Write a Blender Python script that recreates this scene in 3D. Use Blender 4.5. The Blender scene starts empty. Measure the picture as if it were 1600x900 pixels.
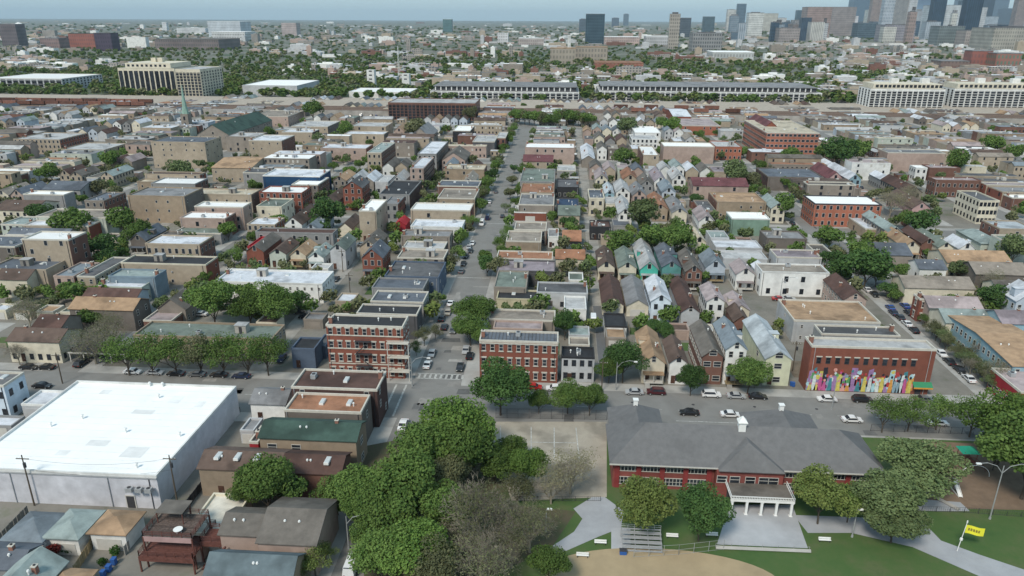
import bpy, math, random
import numpy as np
from mathutils import Vector, Matrix
random.seed(7); rng = np.random.default_rng(7)
sc = bpy.context.scene
C = sc.collection

# ---------------------------------------------------------------- camera
F_PX, HOR, YAW, ROLL, CAM_H = 1150.0, 420.2, math.radians(3.7), 0.0045, 90.0
TH = math.atan(HOR / F_PX)
hz = Vector((-math.sin(YAW), math.cos(YAW), 0)); rt0 = Vector((math.cos(YAW), math.sin(YAW), 0))
FWD = hz * math.cos(TH) - Vector((0, 0, 1)) * math.sin(TH)
up0 = rt0.cross(FWD)
RT = rt0 * math.cos(ROLL) + up0 * math.sin(ROLL); UP = RT.cross(FWD)
CAM = Vector((0, 0, CAM_H))
cd = bpy.data.cameras.new('camera'); cam = bpy.data.objects.new('camera', cd); C.objects.link(cam)
cd.sensor_width = 36; cd.lens = 36 * F_PX / 1600; cd.clip_start = 1; cd.clip_end = 200000
M = Matrix((RT, UP, -FWD)).transposed().to_4x4(); M.translation = CAM
cam.matrix_world = M; sc.camera = cam

# ---------------------------------------------------------------- sky, sun, exposure
SUN_EL, SUN_AZ = math.radians(48), math.radians(205)      # azimuth clockwise from north
w = bpy.data.worlds.new('World'); sc.world = w; w.use_nodes = True
nt = w.node_tree; bg = nt.nodes['Background']
sky = nt.nodes.new('ShaderNodeTexSky'); sky.sky_type = 'NISHITA'; sky.sun_disc = False
sky.sun_elevation = SUN_EL; sky.sun_rotation = SUN_AZ; sky.air_density = 1.0; sky.dust_density = 1.0; sky.ozone_density = 1.0
mixn = nt.nodes.new('ShaderNodeMix'); mixn.data_type = 'RGBA'
mixn.inputs['Factor'].default_value = 0.72; mixn.inputs['B'].default_value = (2.55, 3.95, 4.75, 1)   # thin overcast veil
nt.links.new(sky.outputs[0], mixn.inputs['A']); nt.links.new(mixn.outputs['Result'], bg.inputs['Color'])
bg.inputs['Strength'].default_value = 0.13
sl = bpy.data.lights.new('sun', 'SUN'); sl.energy = 2.5; sl.angle = math.radians(14); sl.color = (1, .92, .80)
so = bpy.data.objects.new('sun', sl); C.objects.link(so)
sd = Vector((math.sin(SUN_AZ) * math.cos(SUN_EL), math.cos(SUN_AZ) * math.cos(SUN_EL), math.sin(SUN_EL)))
so.rotation_euler = sd.to_track_quat('Z', 'Y').to_euler(); so.location = (0, 0, 400)
sc.view_settings.view_transform = 'Standard'; sc.view_settings.look = 'None'
sc.view_settings.exposure = 0.3; sc.view_settings.gamma = 1
sc.render.engine = 'CYCLES'; sc.cycles.max_bounces = 7; sc.cycles.diffuse_bounces = 5; sc.cycles.transmission_bounces = 5; sc.cycles.volume_bounces = 0
sc.cycles.transparent_max_bounces = 4

# ---------------------------------------------------------------- pixel <-> place
def ray(px, py): return FWD * F_PX + RT * (px - 800) - UP * (py - 450)
def at(px, py, z=0.0):
    d = ray(px, py); t = (z - CAM_H) / d.z
    return CAM + d * t
def proj(P):
    v = Vector(P) - CAM; d = v.dot(FWD)
    return 800 + F_PX * v.dot(RT) / d, 450 - F_PX * v.dot(UP) / d
def x_on(px, Y, z, X0):
    X = X0
    for _ in range(6):
        a = proj((X, Y, z))[0]; b = proj((X + 1, Y, z))[0]
        X += (px - a) / (b - a)
    return X
def pxm(Y, z=0): return abs(proj((1, Y, z))[0] - proj((0, Y, z))[0])

# ---------------------------------------------------------------- materials
MATS = {}
def nodes_of(name, rough):
    m = bpy.data.materials.new(name); m.use_nodes = True
    b = m.node_tree.nodes['Principled BSDF']; b.inputs['Roughness'].default_value = rough
    b.inputs['Specular IOR Level'].default_value = 0.25
    return m, m.node_tree, b
def mat(name, rgb, rough=.85, scale=.35, amp=.22, rnd=.0, stain=.0, metal=0.0, bump=.0, streak=None):
    if name in MATS: return MATS[name]
    m, t, b = nodes_of(name, rough); N = t.nodes; L = t.links
    b.inputs['Metallic'].default_value = metal
    tc = N.new('ShaderNodeTexCoord'); oi = N.new('ShaderNodeObjectInfo')
    ad = N.new('ShaderNodeVectorMath'); ad.operation = 'ADD'
    ml = N.new('ShaderNodeMath'); ml.operation = 'MULTIPLY'; ml.inputs[1].default_value = 97.0
    L.new(oi.outputs['Random'], ml.inputs[0]); L.new(tc.outputs['Object'], ad.inputs[0]); L.new(ml.outputs[0], ad.inputs[1])
    vec = ad.outputs[0]
    if streak:
        mp = N.new('ShaderNodeMapping'); mp.inputs['Scale'].default_value = streak; L.new(vec, mp.inputs[0]); vec = mp.outputs[0]
    n1 = N.new('ShaderNodeTexNoise'); n1.inputs['Scale'].default_value = scale; n1.inputs['Detail'].default_value = 6; n1.inputs['Roughness'].default_value = .65
    L.new(vec, n1.inputs['Vector'])
    mr = N.new('ShaderNodeMapRange'); mr.inputs[1].default_value = .3; mr.inputs[2].default_value = .7
    mr.inputs[3].default_value = 1 - amp; mr.inputs[4].default_value = 1 + amp
    L.new(n1.outputs[0], mr.inputs[0]); val = mr.outputs[0]
    if rnd:
        r2 = N.new('ShaderNodeMapRange'); r2.inputs[3].default_value = 1 - rnd; r2.inputs[4].default_value = 1 + rnd
        L.new(oi.outputs['Random'], r2.inputs[0])
        mm = N.new('ShaderNodeMath'); mm.operation = 'MULTIPLY'; L.new(val, mm.inputs[0]); L.new(r2.outputs[0], mm.inputs[1]); val = mm.outputs[0]
    if stain:
        n2 = N.new('ShaderNodeTexNoise'); n2.inputs['Scale'].default_value = .12; n2.inputs['Detail'].default_value = 3; L.new(ad.outputs[0], n2.inputs['Vector'])
        m2 = N.new('ShaderNodeMapRange'); m2.inputs[1].default_value = .5; m2.inputs[2].default_value = .62; m2.inputs[3].default_value = 1; m2.inputs[4].default_value = 1 - stain
        L.new(n2.outputs[0], m2.inputs[0])
        mm = N.new('ShaderNodeMath'); mm.operation = 'MULTIPLY'; L.new(val, mm.inputs[0]); L.new(m2.outputs[0], mm.inputs[1]); val = mm.outputs[0]
    vm = N.new('ShaderNodeVectorMath'); vm.operation = 'SCALE'; vm.inputs[0].default_value = rgb; L.new(val, vm.inputs['Scale'])
    L.new(vm.outputs[0], b.inputs['Base Color'])
    MATS[name] = m; return m
def leafmat(name, a, c, rough=.9):
    if name in MATS: return MATS[name]
    m, t, b = nodes_of(name, rough); N = t.nodes; L = t.links
    b.inputs['Specular IOR Level'].default_value = .1
    tc = N.new('ShaderNodeTexCoord'); n1 = N.new('ShaderNodeTexNoise'); n1.inputs['Scale'].default_value = 3.5; n1.inputs['Detail'].default_value = 5
    L.new(tc.outputs['Object'], n1.inputs['Vector'])
    oi = N.new('ShaderNodeObjectInfo')
    mx = N.new('ShaderNodeMix'); mx.data_type = 'RGBA'; mx.inputs['A'].default_value = (*a, 1); mx.inputs['B'].default_value = (*c, 1)
    mr = N.new('ShaderNodeMapRange'); mr.inputs[1].default_value = .35; mr.inputs[2].default_value = .65; L.new(n1.outputs[0], mr.inputs[0]); L.new(mr.outputs[0], mx.inputs['Factor'])
    hs = N.new('ShaderNodeHueSaturation'); r2 = N.new('ShaderNodeMapRange'); r2.inputs[3].default_value = .75; r2.inputs[4].default_value = 1.25
    L.new(oi.outputs['Random'], r2.inputs[0]); L.new(r2.outputs[0], hs.inputs['Value']); L.new(mx.outputs['Result'], hs.inputs['Color'])
    L.new(hs.outputs[0], b.inputs['Base Color'])
    tl = N.new('ShaderNodeBsdfTranslucent'); ms = N.new('ShaderNodeMixShader'); ms.inputs[0].default_value = .22; L.new(hs.outputs[0], tl.inputs['Color'])
    L.new(b.outputs[0], ms.inputs[1]); L.new(tl.outputs[0], ms.inputs[2]); L.new(ms.outputs[0], N['Material Output'].inputs['Surface'])
    MATS[name] = m; return m
def mixmat(name, cols, scale=.02, detail=6, rough=.95, lo=.3, hi=.7):
    m, t, b = nodes_of(name, rough); N = t.nodes; L = t.links
    tc = N.new('ShaderNodeTexCoord'); n1 = N.new('ShaderNodeTexNoise'); n1.inputs['Scale'].default_value = scale; n1.inputs['Detail'].default_value = detail; n1.inputs['Roughness'].default_value = .7
    L.new(tc.outputs['Object'], n1.inputs['Vector']); cr = N.new('ShaderNodeValToRGB'); L.new(n1.outputs[0], cr.inputs[0])
    e = cr.color_ramp.elements
    while len(e) < len(cols): e.new(.5)
    for i, c in enumerate(cols): e[i].position = lo + (hi - lo) * i / (len(cols) - 1); e[i].color = (*c, 1)
    L.new(cr.outputs[0], b.inputs['Base Color']); MATS[name] = m; return m
def gridmat(name, wall, glass, fx=3.2, fz=3.6, bw=.5, bh=.5, rough=.4):
    "facade too far away to tell its panes apart: window rows by storey and bay"
    if name in MATS: return MATS[name]
    m, t, b = nodes_of(name, rough); N = t.nodes; L = t.links
    tc = N.new('ShaderNodeTexCoord'); sp = N.new('ShaderNodeSeparateXYZ'); L.new(tc.outputs['Object'], sp.inputs[0])
    def cell(src, per, frac):
        a = N.new('ShaderNodeMath'); a.operation = 'DIVIDE'; a.inputs[1].default_value = per; L.new(src, a.inputs[0])
        f = N.new('ShaderNodeMath'); f.operation = 'FRACT'; L.new(a.outputs[0], f.inputs[0])
        g = N.new('ShaderNodeMath'); g.operation = 'LESS_THAN'; g.inputs[1].default_value = frac; L.new(f.outputs[0], g.inputs[0]); return g.outputs[0]
    ax = N.new('ShaderNodeMath'); ax.operation = 'ADD'; L.new(sp.outputs[0], ax.inputs[0]); L.new(sp.outputs[1], ax.inputs[1])
    p = N.new('ShaderNodeMath'); p.operation = 'MULTIPLY'; L.new(cell(ax.outputs[0], fx, bw), p.inputs[0]); L.new(cell(sp.outputs[2], fz, bh), p.inputs[1])
    mx = N.new('ShaderNodeMix'); mx.data_type = 'RGBA'; mx.inputs['A'].default_value = (*wall, 1); mx.inputs['B'].default_value = (*glass, 1); L.new(p.outputs[0], mx.inputs['Factor'])
    n1 = N.new('ShaderNodeTexNoise'); n1.inputs['Scale'].default_value = .03; L.new(tc.outputs['Object'], n1.inputs['Vector'])
    mr = N.new('ShaderNodeMapRange'); mr.inputs[1].default_value = .3; mr.inputs[2].default_value = .7; mr.inputs[3].default_value = .8; mr.inputs[4].default_value = 1.2; L.new(n1.outputs[0], mr.inputs[0])
    vm = N.new('ShaderNodeVectorMath'); vm.operation = 'SCALE'; L.new(mx.outputs['Result'], vm.inputs[0]); L.new(mr.outputs[0], vm.inputs['Scale'])
    L.new(vm.outputs[0], b.inputs['Base Color']); MATS[name] = m; return m

ROOF = dict(white=(.80, .80, .79), lwhite=(.58, .60, .64), lightgrey=(.42, .42, .42), grey=(.22, .22, .225), darkgrey=(.11, .11, .115), black=(.035, .036, .04),
            slate=(.12, .135, .16), tan=(.36, .24, .15), rust=(.30, .15, .09), brown=(.115, .08, .065), redbrown=(.10, .058, .048), maroon=(.15, .06, .065), mauve=(.27, .23, .25),
            greybrown=(.14, .125, .11), green=(.045, .08, .066), greygreen=(.16, .19, .165), teal=(.26, .31, .30), bluegrey=(.20, .235, .265), navy=(.035, .06, .11), cream=(.66, .62, .54),
            shingle=(.115, .15, .165), paletan=(.50, .44, .34), pinkgrey=(.36, .30, .30), paleblue=(.42, .455, .48), red=(.42, .03, .04), taupe=(.27, .235, .20))
WALL = dict(white=(.68, .68, .66), cream=(.60, .55, .44), beige=(.37, .31, .24), tan=(.31, .245, .18), taupe=(.25, .22, .19), grey=(.26, .26, .26), darkgrey=(.085, .085, .09), greybrown=(.16, .14, .125),
            redbrick=(.22, .08, .056), red=(.33, .03, .04), pinkbeige=(.38, .29, .25), brownbrick=(.17, .09, .07), darkbrick=(.085, .05, .045), blue=(.17, .225, .27), paleblue=(.42, .47, .53), navygrey=(.09, .12, .17), navy=(.02, .06, .13),
            turquoise=(.07, .40, .32), teal=(.10, .26, .25), green=(.20, .30, .24), palegreen=(.44, .48, .42), yellowgreen=(.56, .57, .42), orangebrick=(.34, .13, .085), yellow=(.50, .45, .31), lavender=(.58, .58, .62),
            pink=(.42, .28, .27), skyblue=(.25, .38, .44), lightgrey=(.45, .46, .47), whiteblue=(.58, .66, .74), dark=(.035, .036, .04))
def RM(k): return mat('roofing_' + k, ROOF[k], .8, .55 if k != 'white' else .18, .20 if k != 'white' else .045, rnd=.10, stain=.34 if k != 'white' else .03)
def WM(k): return mat('walling_' + k, WALL[k], .88, .5, .13, rnd=.08, stain=.14)
glass = mat('window_glass', (.025, .03, .038), .18, .4, .5, rnd=.4)
trimw = mat('painted_trim', (.50, .485, .45), .6, 1, .08)
trimd = mat('dark_trim', (.05, .05, .055), .6, 1, .1)
stone = mat('lintel_stone', (.52, .49, .43), .8, 1, .12)
metal = mat('galvanised_metal', (.42, .43, .44), .45, 1, .15, metal=.3)
brickc = mat('chimney_brick', (.24, .12, .09), .9, 1, .2)
conc = mat('concrete', (.36, .35, .33), .9, .25, .14, stain=.18)
asph = mat('asphalt', (.215, .21, .20), .9, .12, .14, stain=.2)
asph2 = mat('fresh_asphalt', (.125, .128, .132), .9, .2, .10)
alleym = mat('alley_concrete', (.30, .285, .26), .9, .3, .2, stain=.25)
paint = mat('road_paint', (.40, .40, .38), .7, 1.8, .45)
grass = mixmat('grass', [(.045, .09, .028), (.058, .112, .034), (.07, .118, .038), (.095, .12, .05), (.05, .10, .032)], .09, detail=12)
dirt = mat('infield_dirt', (.36, .28, .175), .95, .15, .15)
mulch = mat('wood_chips', (.19, .135, .095), .95, .4, .2)
woodm = mat('stained_deck', (.125, .052, .042), .8, 1.5, .3)
woodt = mat('tan_timber', (.30, .23, .13), .85, 1.5, .25)
pole_m = mat('grey_pole', (.30, .31, .31), .5, 1, .1)
pole_w = mat('timber_pole', (.10, .08, .06), .9, 1, .2)
black = mat('black_rubber', (.02, .02, .02), .7, 1, .1)
lampw = mat('white_paint', (.75, .75, .73), .5, 1, .05)

# ---------------------------------------------------------------- mesh helpers
class MB:
    def __init__(s): s.v = []; s.f = []; s.m = []
    def poly(s, pts, mi=0):
        n = len(s.v); s.v += [tuple(p) for p in pts]; s.f.append(tuple(range(n, n + len(pts)))); s.m.append(mi)
    def box(s, x0, x1, y0, y1, z0, z1, mi=0, bottom=True):
        n = len(s.v)
        s.v += [(x0, y0, z0), (x1, y0, z0), (x1, y1, z0), (x0, y1, z0), (x0, y0, z1), (x1, y0, z1), (x1, y1, z1), (x0, y1, z1)]
        fs = [(0, 1, 5, 4), (1, 2, 6, 5), (2, 3, 7, 6), (3, 0, 4, 7), (4, 5, 6, 7)] + ([(3, 2, 1, 0)] if bottom else [])
        for f in fs: s.f.append(tuple(n + i for i in f)); s.m.append(mi)
    def prism(s, A, B, r0, r1, k=6, mi=0, cap=True):
        A = Vector(A); B = Vector(B); d = (B - A)
        if d.length < 1e-6: return
        q = d.to_track_quat('Z', 'Y'); n = len(s.v)
        for P, r in ((A, r0), (B, r1)):
            for i in range(k):
                a = 2 * math.pi * i / k; s.v.append(tuple(P + q @ Vector((r * math.cos(a), r * math.sin(a), 0))))
        for i in range(k):
            j = (i + 1) % k; s.f.append((n + i, n + j, n + k + j, n + k + i)); s.m.append(mi)
        if cap: s.f.append(tuple(n + k + i for i in range(k))); s.m.append(mi); s.f.append(tuple(n + k - 1 - i for i in range(k))); s.m.append(mi)
    def mesh(s, name, mats):
        me = bpy.data.meshes.new(name); me.from_pydata(s.v, [], s.f)
        for m in (mats if isinstance(mats, (list, tuple)) else [mats]): me.materials.append(m)
        if any(s.m): me.polygons.foreach_set('material_index', s.m)
        me.update(); return me
    def build(s, name, mats, parent=None, loc=None, kind=None):
        o = bpy.data.objects.new(name, s.mesh(name, mats)); C.objects.link(o)
        if parent: o.parent = parent
        if loc: o.location = loc
        if kind: o['kind'] = kind
        return o
def put(name, mesh, parent=None, loc=(0, 0, 0), rz=0, scale=None, kind=None):
    o = bpy.data.objects.new(name, mesh); C.objects.link(o); o.parent = parent; o.location = loc; o.rotation_euler = (0, 0, rz)
    if scale: o.scale = scale
    if kind: o['kind'] = kind
    return o
THINGS = []       # (object, noun phrase used in automatic labels, x, y)
def thing(name, label, cat, loc=(0, 0, 0), rz=0, group=None, desc=None, lm=None):
    o = bpy.data.objects.new(name, None); C.objects.link(o); o.empty_display_size = 1
    o.location = loc; o.rotation_euler = (0, 0, rz); reg(o, label, cat, group, desc, lm); return o
def reg(o, label, cat, group=None, desc=None, lm=None):
    if label: o['label'] = label
    o['category'] = cat
    if group: o['group'] = group
    THINGS.append(dict(o=o, label=label, desc=desc, lm=lm, x=o.location.x, y=o.location.y))
def struct(name, mb, m, parent=None): return mb.build(name, m, parent, kind='structure')
def sheet(name, pts, z, m, th=None, kind='structure', ez=None):
    "flat sheet through ground points; th gives it a real edge down to below the ground"
    mb = MB(); top = [(p[0], p[1], z) for p in pts]
    a = sum(top[i][0] * top[(i + 1) % len(top)][1] - top[(i + 1) % len(top)][0] * top[i][1] for i in range(len(top)))
    if a < 0: top.reverse()
    mb.poly(top)
    if th:
        n = len(top)
        for i in range(n):
            p, q = top[i], top[(i + 1) % n]; mb.poly([(p[0], p[1], z - th), (q[0], q[1], z - th), q, p])
    o = mb.build(name, m); o['kind'] = kind; return o

# ---------------------------------------------------------------- ground and roads
mixmat('city_ground', [(.10, .115, .07), (.17, .16, .14), (.22, .205, .18), (.13, .15, .09)], scale=.05, detail=8)
mixmat('far_ground', [(.05, .085, .045), (.09, .11, .07), (.20, .19, .17), (.07, .10, .05)], scale=.009, detail=10)
gmb = MB(); 
gmb.poly([(-31900, -2900, -.02), (31900, -2900, -.02), (31900, 39900, -.02), (-31900, 39900, -.02)])
struct('ground', gmb, MATS['far_ground'])
sheet('neighbourhood_ground', [(-1300, 20), (1300, 20), (1300, 905), (-1300, 905)], 0, MATS['city_ground'])
P = lambda x, y: at(x, y)
XM0, XM1 = x_on(655, P(690, 572).y, 0, 0), x_on(728, P(690, 572).y, 0, 0)        # avenue kerbs
XA0, XA1 = x_on(932, P(940, 540).y, 0, 0) , x_on(932, P(940, 540).y, 0, 0) + 5.2
YR = P(1330, 580).y
XR0 = x_on(1440, P(1440, 520).y, 0, 0); XR1 = XR0 + 11
YE1, YE0 = P(1000, 613).y, P(1000, 668).y                                       # cross street
# streets as strips
NS = [(XM0, XM1, 40, 905), (XR0, XR1, 40, 905)]
for k in range(1, 6): NS.append((XR0 + 101 * k, XR0 + 101 * k + 10, YE1, 905))
for k in range(1, 8): NS.append((XM0 - 101 * k, XM0 - 101 * k + 10, YE1, 905))
EW = [(YE0, YE1), (326, 337), (488, 499), (650, 661), (812, 822)]
NAL = [(XA0, XA1, YE1, 905)] + [(XM0 - 46 - 101 * k, XM0 - 41 - 101 * k, YE1, 905) for k in range(0, 7)] + [(XR0 + 56 + 101 * k, XR0 + 61 + 101 * k, YE1, 905) for k in range(5)]
for (a, b, c, d) in NS:
    sheet('pavement', [(a - 4.4, c), (b + 4.4, c), (b + 4.4, d), (a - 4.4, d)], .12, conc, .12)
for (a, b) in EW:
    sheet('pavement', [(-1250, a - 4.2), (1250, a - 4.2), (1250, b + 4.2), (-1250, b + 4.2)], .125, conc, .125)
for (a, b, c, d) in NAL: sheet('alley', [(a, c + 4.3), (b, c + 4.3), (b, d), (a, d)], .03, alleym)
for (a, b, c, d) in NS: sheet('road', [(a, c), (b, c), (b, d), (a, d)], .135, asph)
for (a, b) in EW: sheet('road', [(-1250, a), (1250, a), (1250, b), (-1250, b)], .14, asph)
sheet('alley', [(XA0 + .1, YE1 + 4.4), (XA1 - .1, YE1 + 4.4), (XA1 - .1, P(925, 478).y), (XA0 + .1, P(925, 478).y)], .045, asph2)
RZ = .15
def line(x0, x1, y0, y1, name='road_marking'):
    mb = MB(); mb.poly([(x0, y0, RZ), (x1, y0, RZ), (x1, y1, RZ), (x0, y1, RZ)]); return mb.build(name, paint, kind='structure')
line(XM0 + .6, XM1 - .6, YE1 + 3.2, YE1 + 3.6); line(XM0 + .6, XM1 - .6, YE1 + 6.0, YE1 + 6.4)
line(XM0 + .6, XM1 - .6, YE0 - 3.6, YE0 - 3.2)
line(XM0 - 4, XM0 - 3.5, YE0 + .6, YE1 - .6); line(XM0 - 1.4, XM0 - .9, YE0 + .6, YE1 - .6)
for k in range(-12, 20):
    x = XM1 + 12 + k * 9
    if k < -2: x -= 30
    line(x, x + 3, (YE0 + YE1) / 2 - .08, (YE0 + YE1) / 2 + .08)
for Yc in (412, 332, 255, 585): line(XM0 + .6, XM1 - .6, Yc, Yc + .5)
line(P(1055, 652).x, P(1190, 656).x, YE0 + 3.4, YE0 + 3.6)

R = random.Random(8); PA = mat('tar_patch', (.13, .13, .128), .9, .5, .2, rnd=.3); PB = mat('pale_patch', (.27, .26, .245), .9, .5, .2, rnd=.2)
for i in range(90):
    if i % 3 == 0: px_, py_ = R.uniform(XM0 + 1, XM1 - 1), 1 / R.uniform(1 / 420, 1 / 155)
    elif i % 3 == 1: px_, py_ = R.uniform(-110, 190), R.uniform(YE0 + 1, YE1 - 1)
    else: px_, py_ = R.uniform(XR0 + 1, XR1 - 1), R.uniform(190, 420)
    a_, b_ = R.uniform(.5, 3.2), R.uniform(.5, 2.2); q = MB(); q.poly([(px_ - a_, py_ - b_, .1445), (px_ + a_, py_ - b_ * .9, .1445), (px_ + a_ * .8, py_ + b_, .1445), (px_ - a_ * .9, py_ + b_ * .8, .1445)]); q.build('road_patch', PA if R.random() < .6 else PB, kind='structure')
for i in range(10): px_ = XM1 + 14 + i * 15; q = MB(); q.prism((px_, (YE0 + YE1) / 2 + 3, .1), (px_, (YE0 + YE1) / 2 + 3, .15), .4, .4, 12); q.build('manhole_cover', trimd, kind='structure')
for k in range(9):
    x_ = XM0 + 1 + k * 1.45; line(x_, x_ + .6, YE1 + 3.7, YE1 + 5.9)
# ---------------------------------------------------------------- windows (shared meshes)
def win_mesh(w_, h_, lint=None, pane_split=True):
    f = MB(); t = .10
    f.box(-w_ / 2, w_ / 2, -.09, 0, 0, t); f.box(-w_ / 2, w_ / 2, -.09, 0, h_ - t, h_)
    f.box(-w_ / 2, -w_ / 2 + t, -.09, 0, t, h_ - t); f.box(w_ / 2 - t, w_ / 2, -.09, 0, t, h_ - t)
    if pane_split: f.box(-w_ / 2 + t, w_ / 2 - t, -.07, -.01, h_ / 2 - .05, h_ / 2 + .05)
    if lint:
        f.box(-w_ / 2 - .2, w_ / 2 + .2, -.16, 0, h_ + .01, h_ + .38, 1); f.box(-w_ / 2 - .15, w_ / 2 + .15, -.2, 0, -.2, -.01, 1)
    p = MB(); p.poly([(-w_ / 2 + t, -.03, t), (w_ / 2 - t, -.03, t), (w_ / 2 - t, -.03, h_ - t), (-w_ / 2 + t, -.03, h_ - t)])
    return f, p
WINS = {}
for key, (a, b, l) in dict(std=(1.15, 1.75, None), lint=(1.1, 1.9, 1), wide=(2.0, 1.6, None), small=(.8, 1.1, None)).items():
    f, p = win_mesh(a, b, l)
    WINS[key] = (f.mesh('window_frame', [trimw, stone]), p.mesh('window_pane', glass), a, b)
f, p = win_mesh(1.15, 1.75); WINS['darkf'] = (f.mesh('window_frame', [trimd, stone]), p.mesh('window_pane', glass), 1.15, 1.75)
dm = MB(); dm.box(-.55, .55, -.12, 0, 0, 2.2); DOOR = dm.mesh('door', mat('door_paint', (.10, .05, .035), .6, 1, .2, rnd=.5))
hm = MB(); hm.box(.32, .4, -.18, -.12, 1.0, 1.15); HANDLE = hm.mesh('door_handle', metal)
vm_ = MB(); vm_.prism((0, 0, 0), (0, 0, .7), .14, .14, 6); vm_.prism((0, 0, .7), (0, 0, .95), .26, .18, 6); VENT = vm_.mesh('roof_vent', lampw)
am = MB(); am.box(-.8, .8, -.6, .6, .15, 1.1); am.prism((0, 0, 1.1), (0, 0, 1.2), .45, .45, 8, 1); am.box(-.75, -.6, -.5, .5, 0, .15); am.box(.6, .75, -.5, .5, 0, .15); ACU = am.mesh('air_conditioner', [metal, trimd])
sm_ = MB(); sm_.box(-.6, .6, -1.0, 1.0, 0, .3); sm_.box(-.5, .5, -.9, .9, .3, .34, 1); SKYL = sm_.mesh('skylight', [lampw, mat('skylight_glass', (.5, .52, .52), .3, 1, .1)])
cm = MB(); cm.box(-.45, .45, -.45, .45, -.5, 1.7); cm.box(-.55, .55, -.55, .55, 1.7, 1.88, 1); cm.box(-.18, .18, -.18, .18, 1.88, 2.15, 2); CHIM = cm.mesh('chimney', [brickc, stone, trimd])
hm2 = MB(); hm2.box(-1.6, 1.6, -1.3, 1.3, 0, 2.3); hm2.box(-1.75, 1.75, -1.45, 1.45, 2.3, 2.45, 1); hm2.box(-.45, .45, -1.34, -1.3, 0, 2.0, 2); HUT = hm2.mesh('roof_hut', [mat('hut_siding', (.35, .33, .3), .9, .5, .2, rnd=.4), RM('lightgrey'), trimd])

OCC = set(); CELL = 1.0
def occ_mark(x0, x1, y0, y1, g=-.3):
    for i in range(int((x0 - g) // CELL), int((x1 + g) // CELL) + 1):
        for j in range(int((y0 - g) // CELL), int((y1 + g) // CELL) + 1): OCC.add((i, j))
def occ_free(x0, x1, y0, y1):
    for i in range(int(x0 // CELL), int(x1 // CELL) + 1):
        for j in range(int(y0 // CELL), int(y1 // CELL) + 1):
            if (i, j) in OCC: return False
    return True

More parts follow.
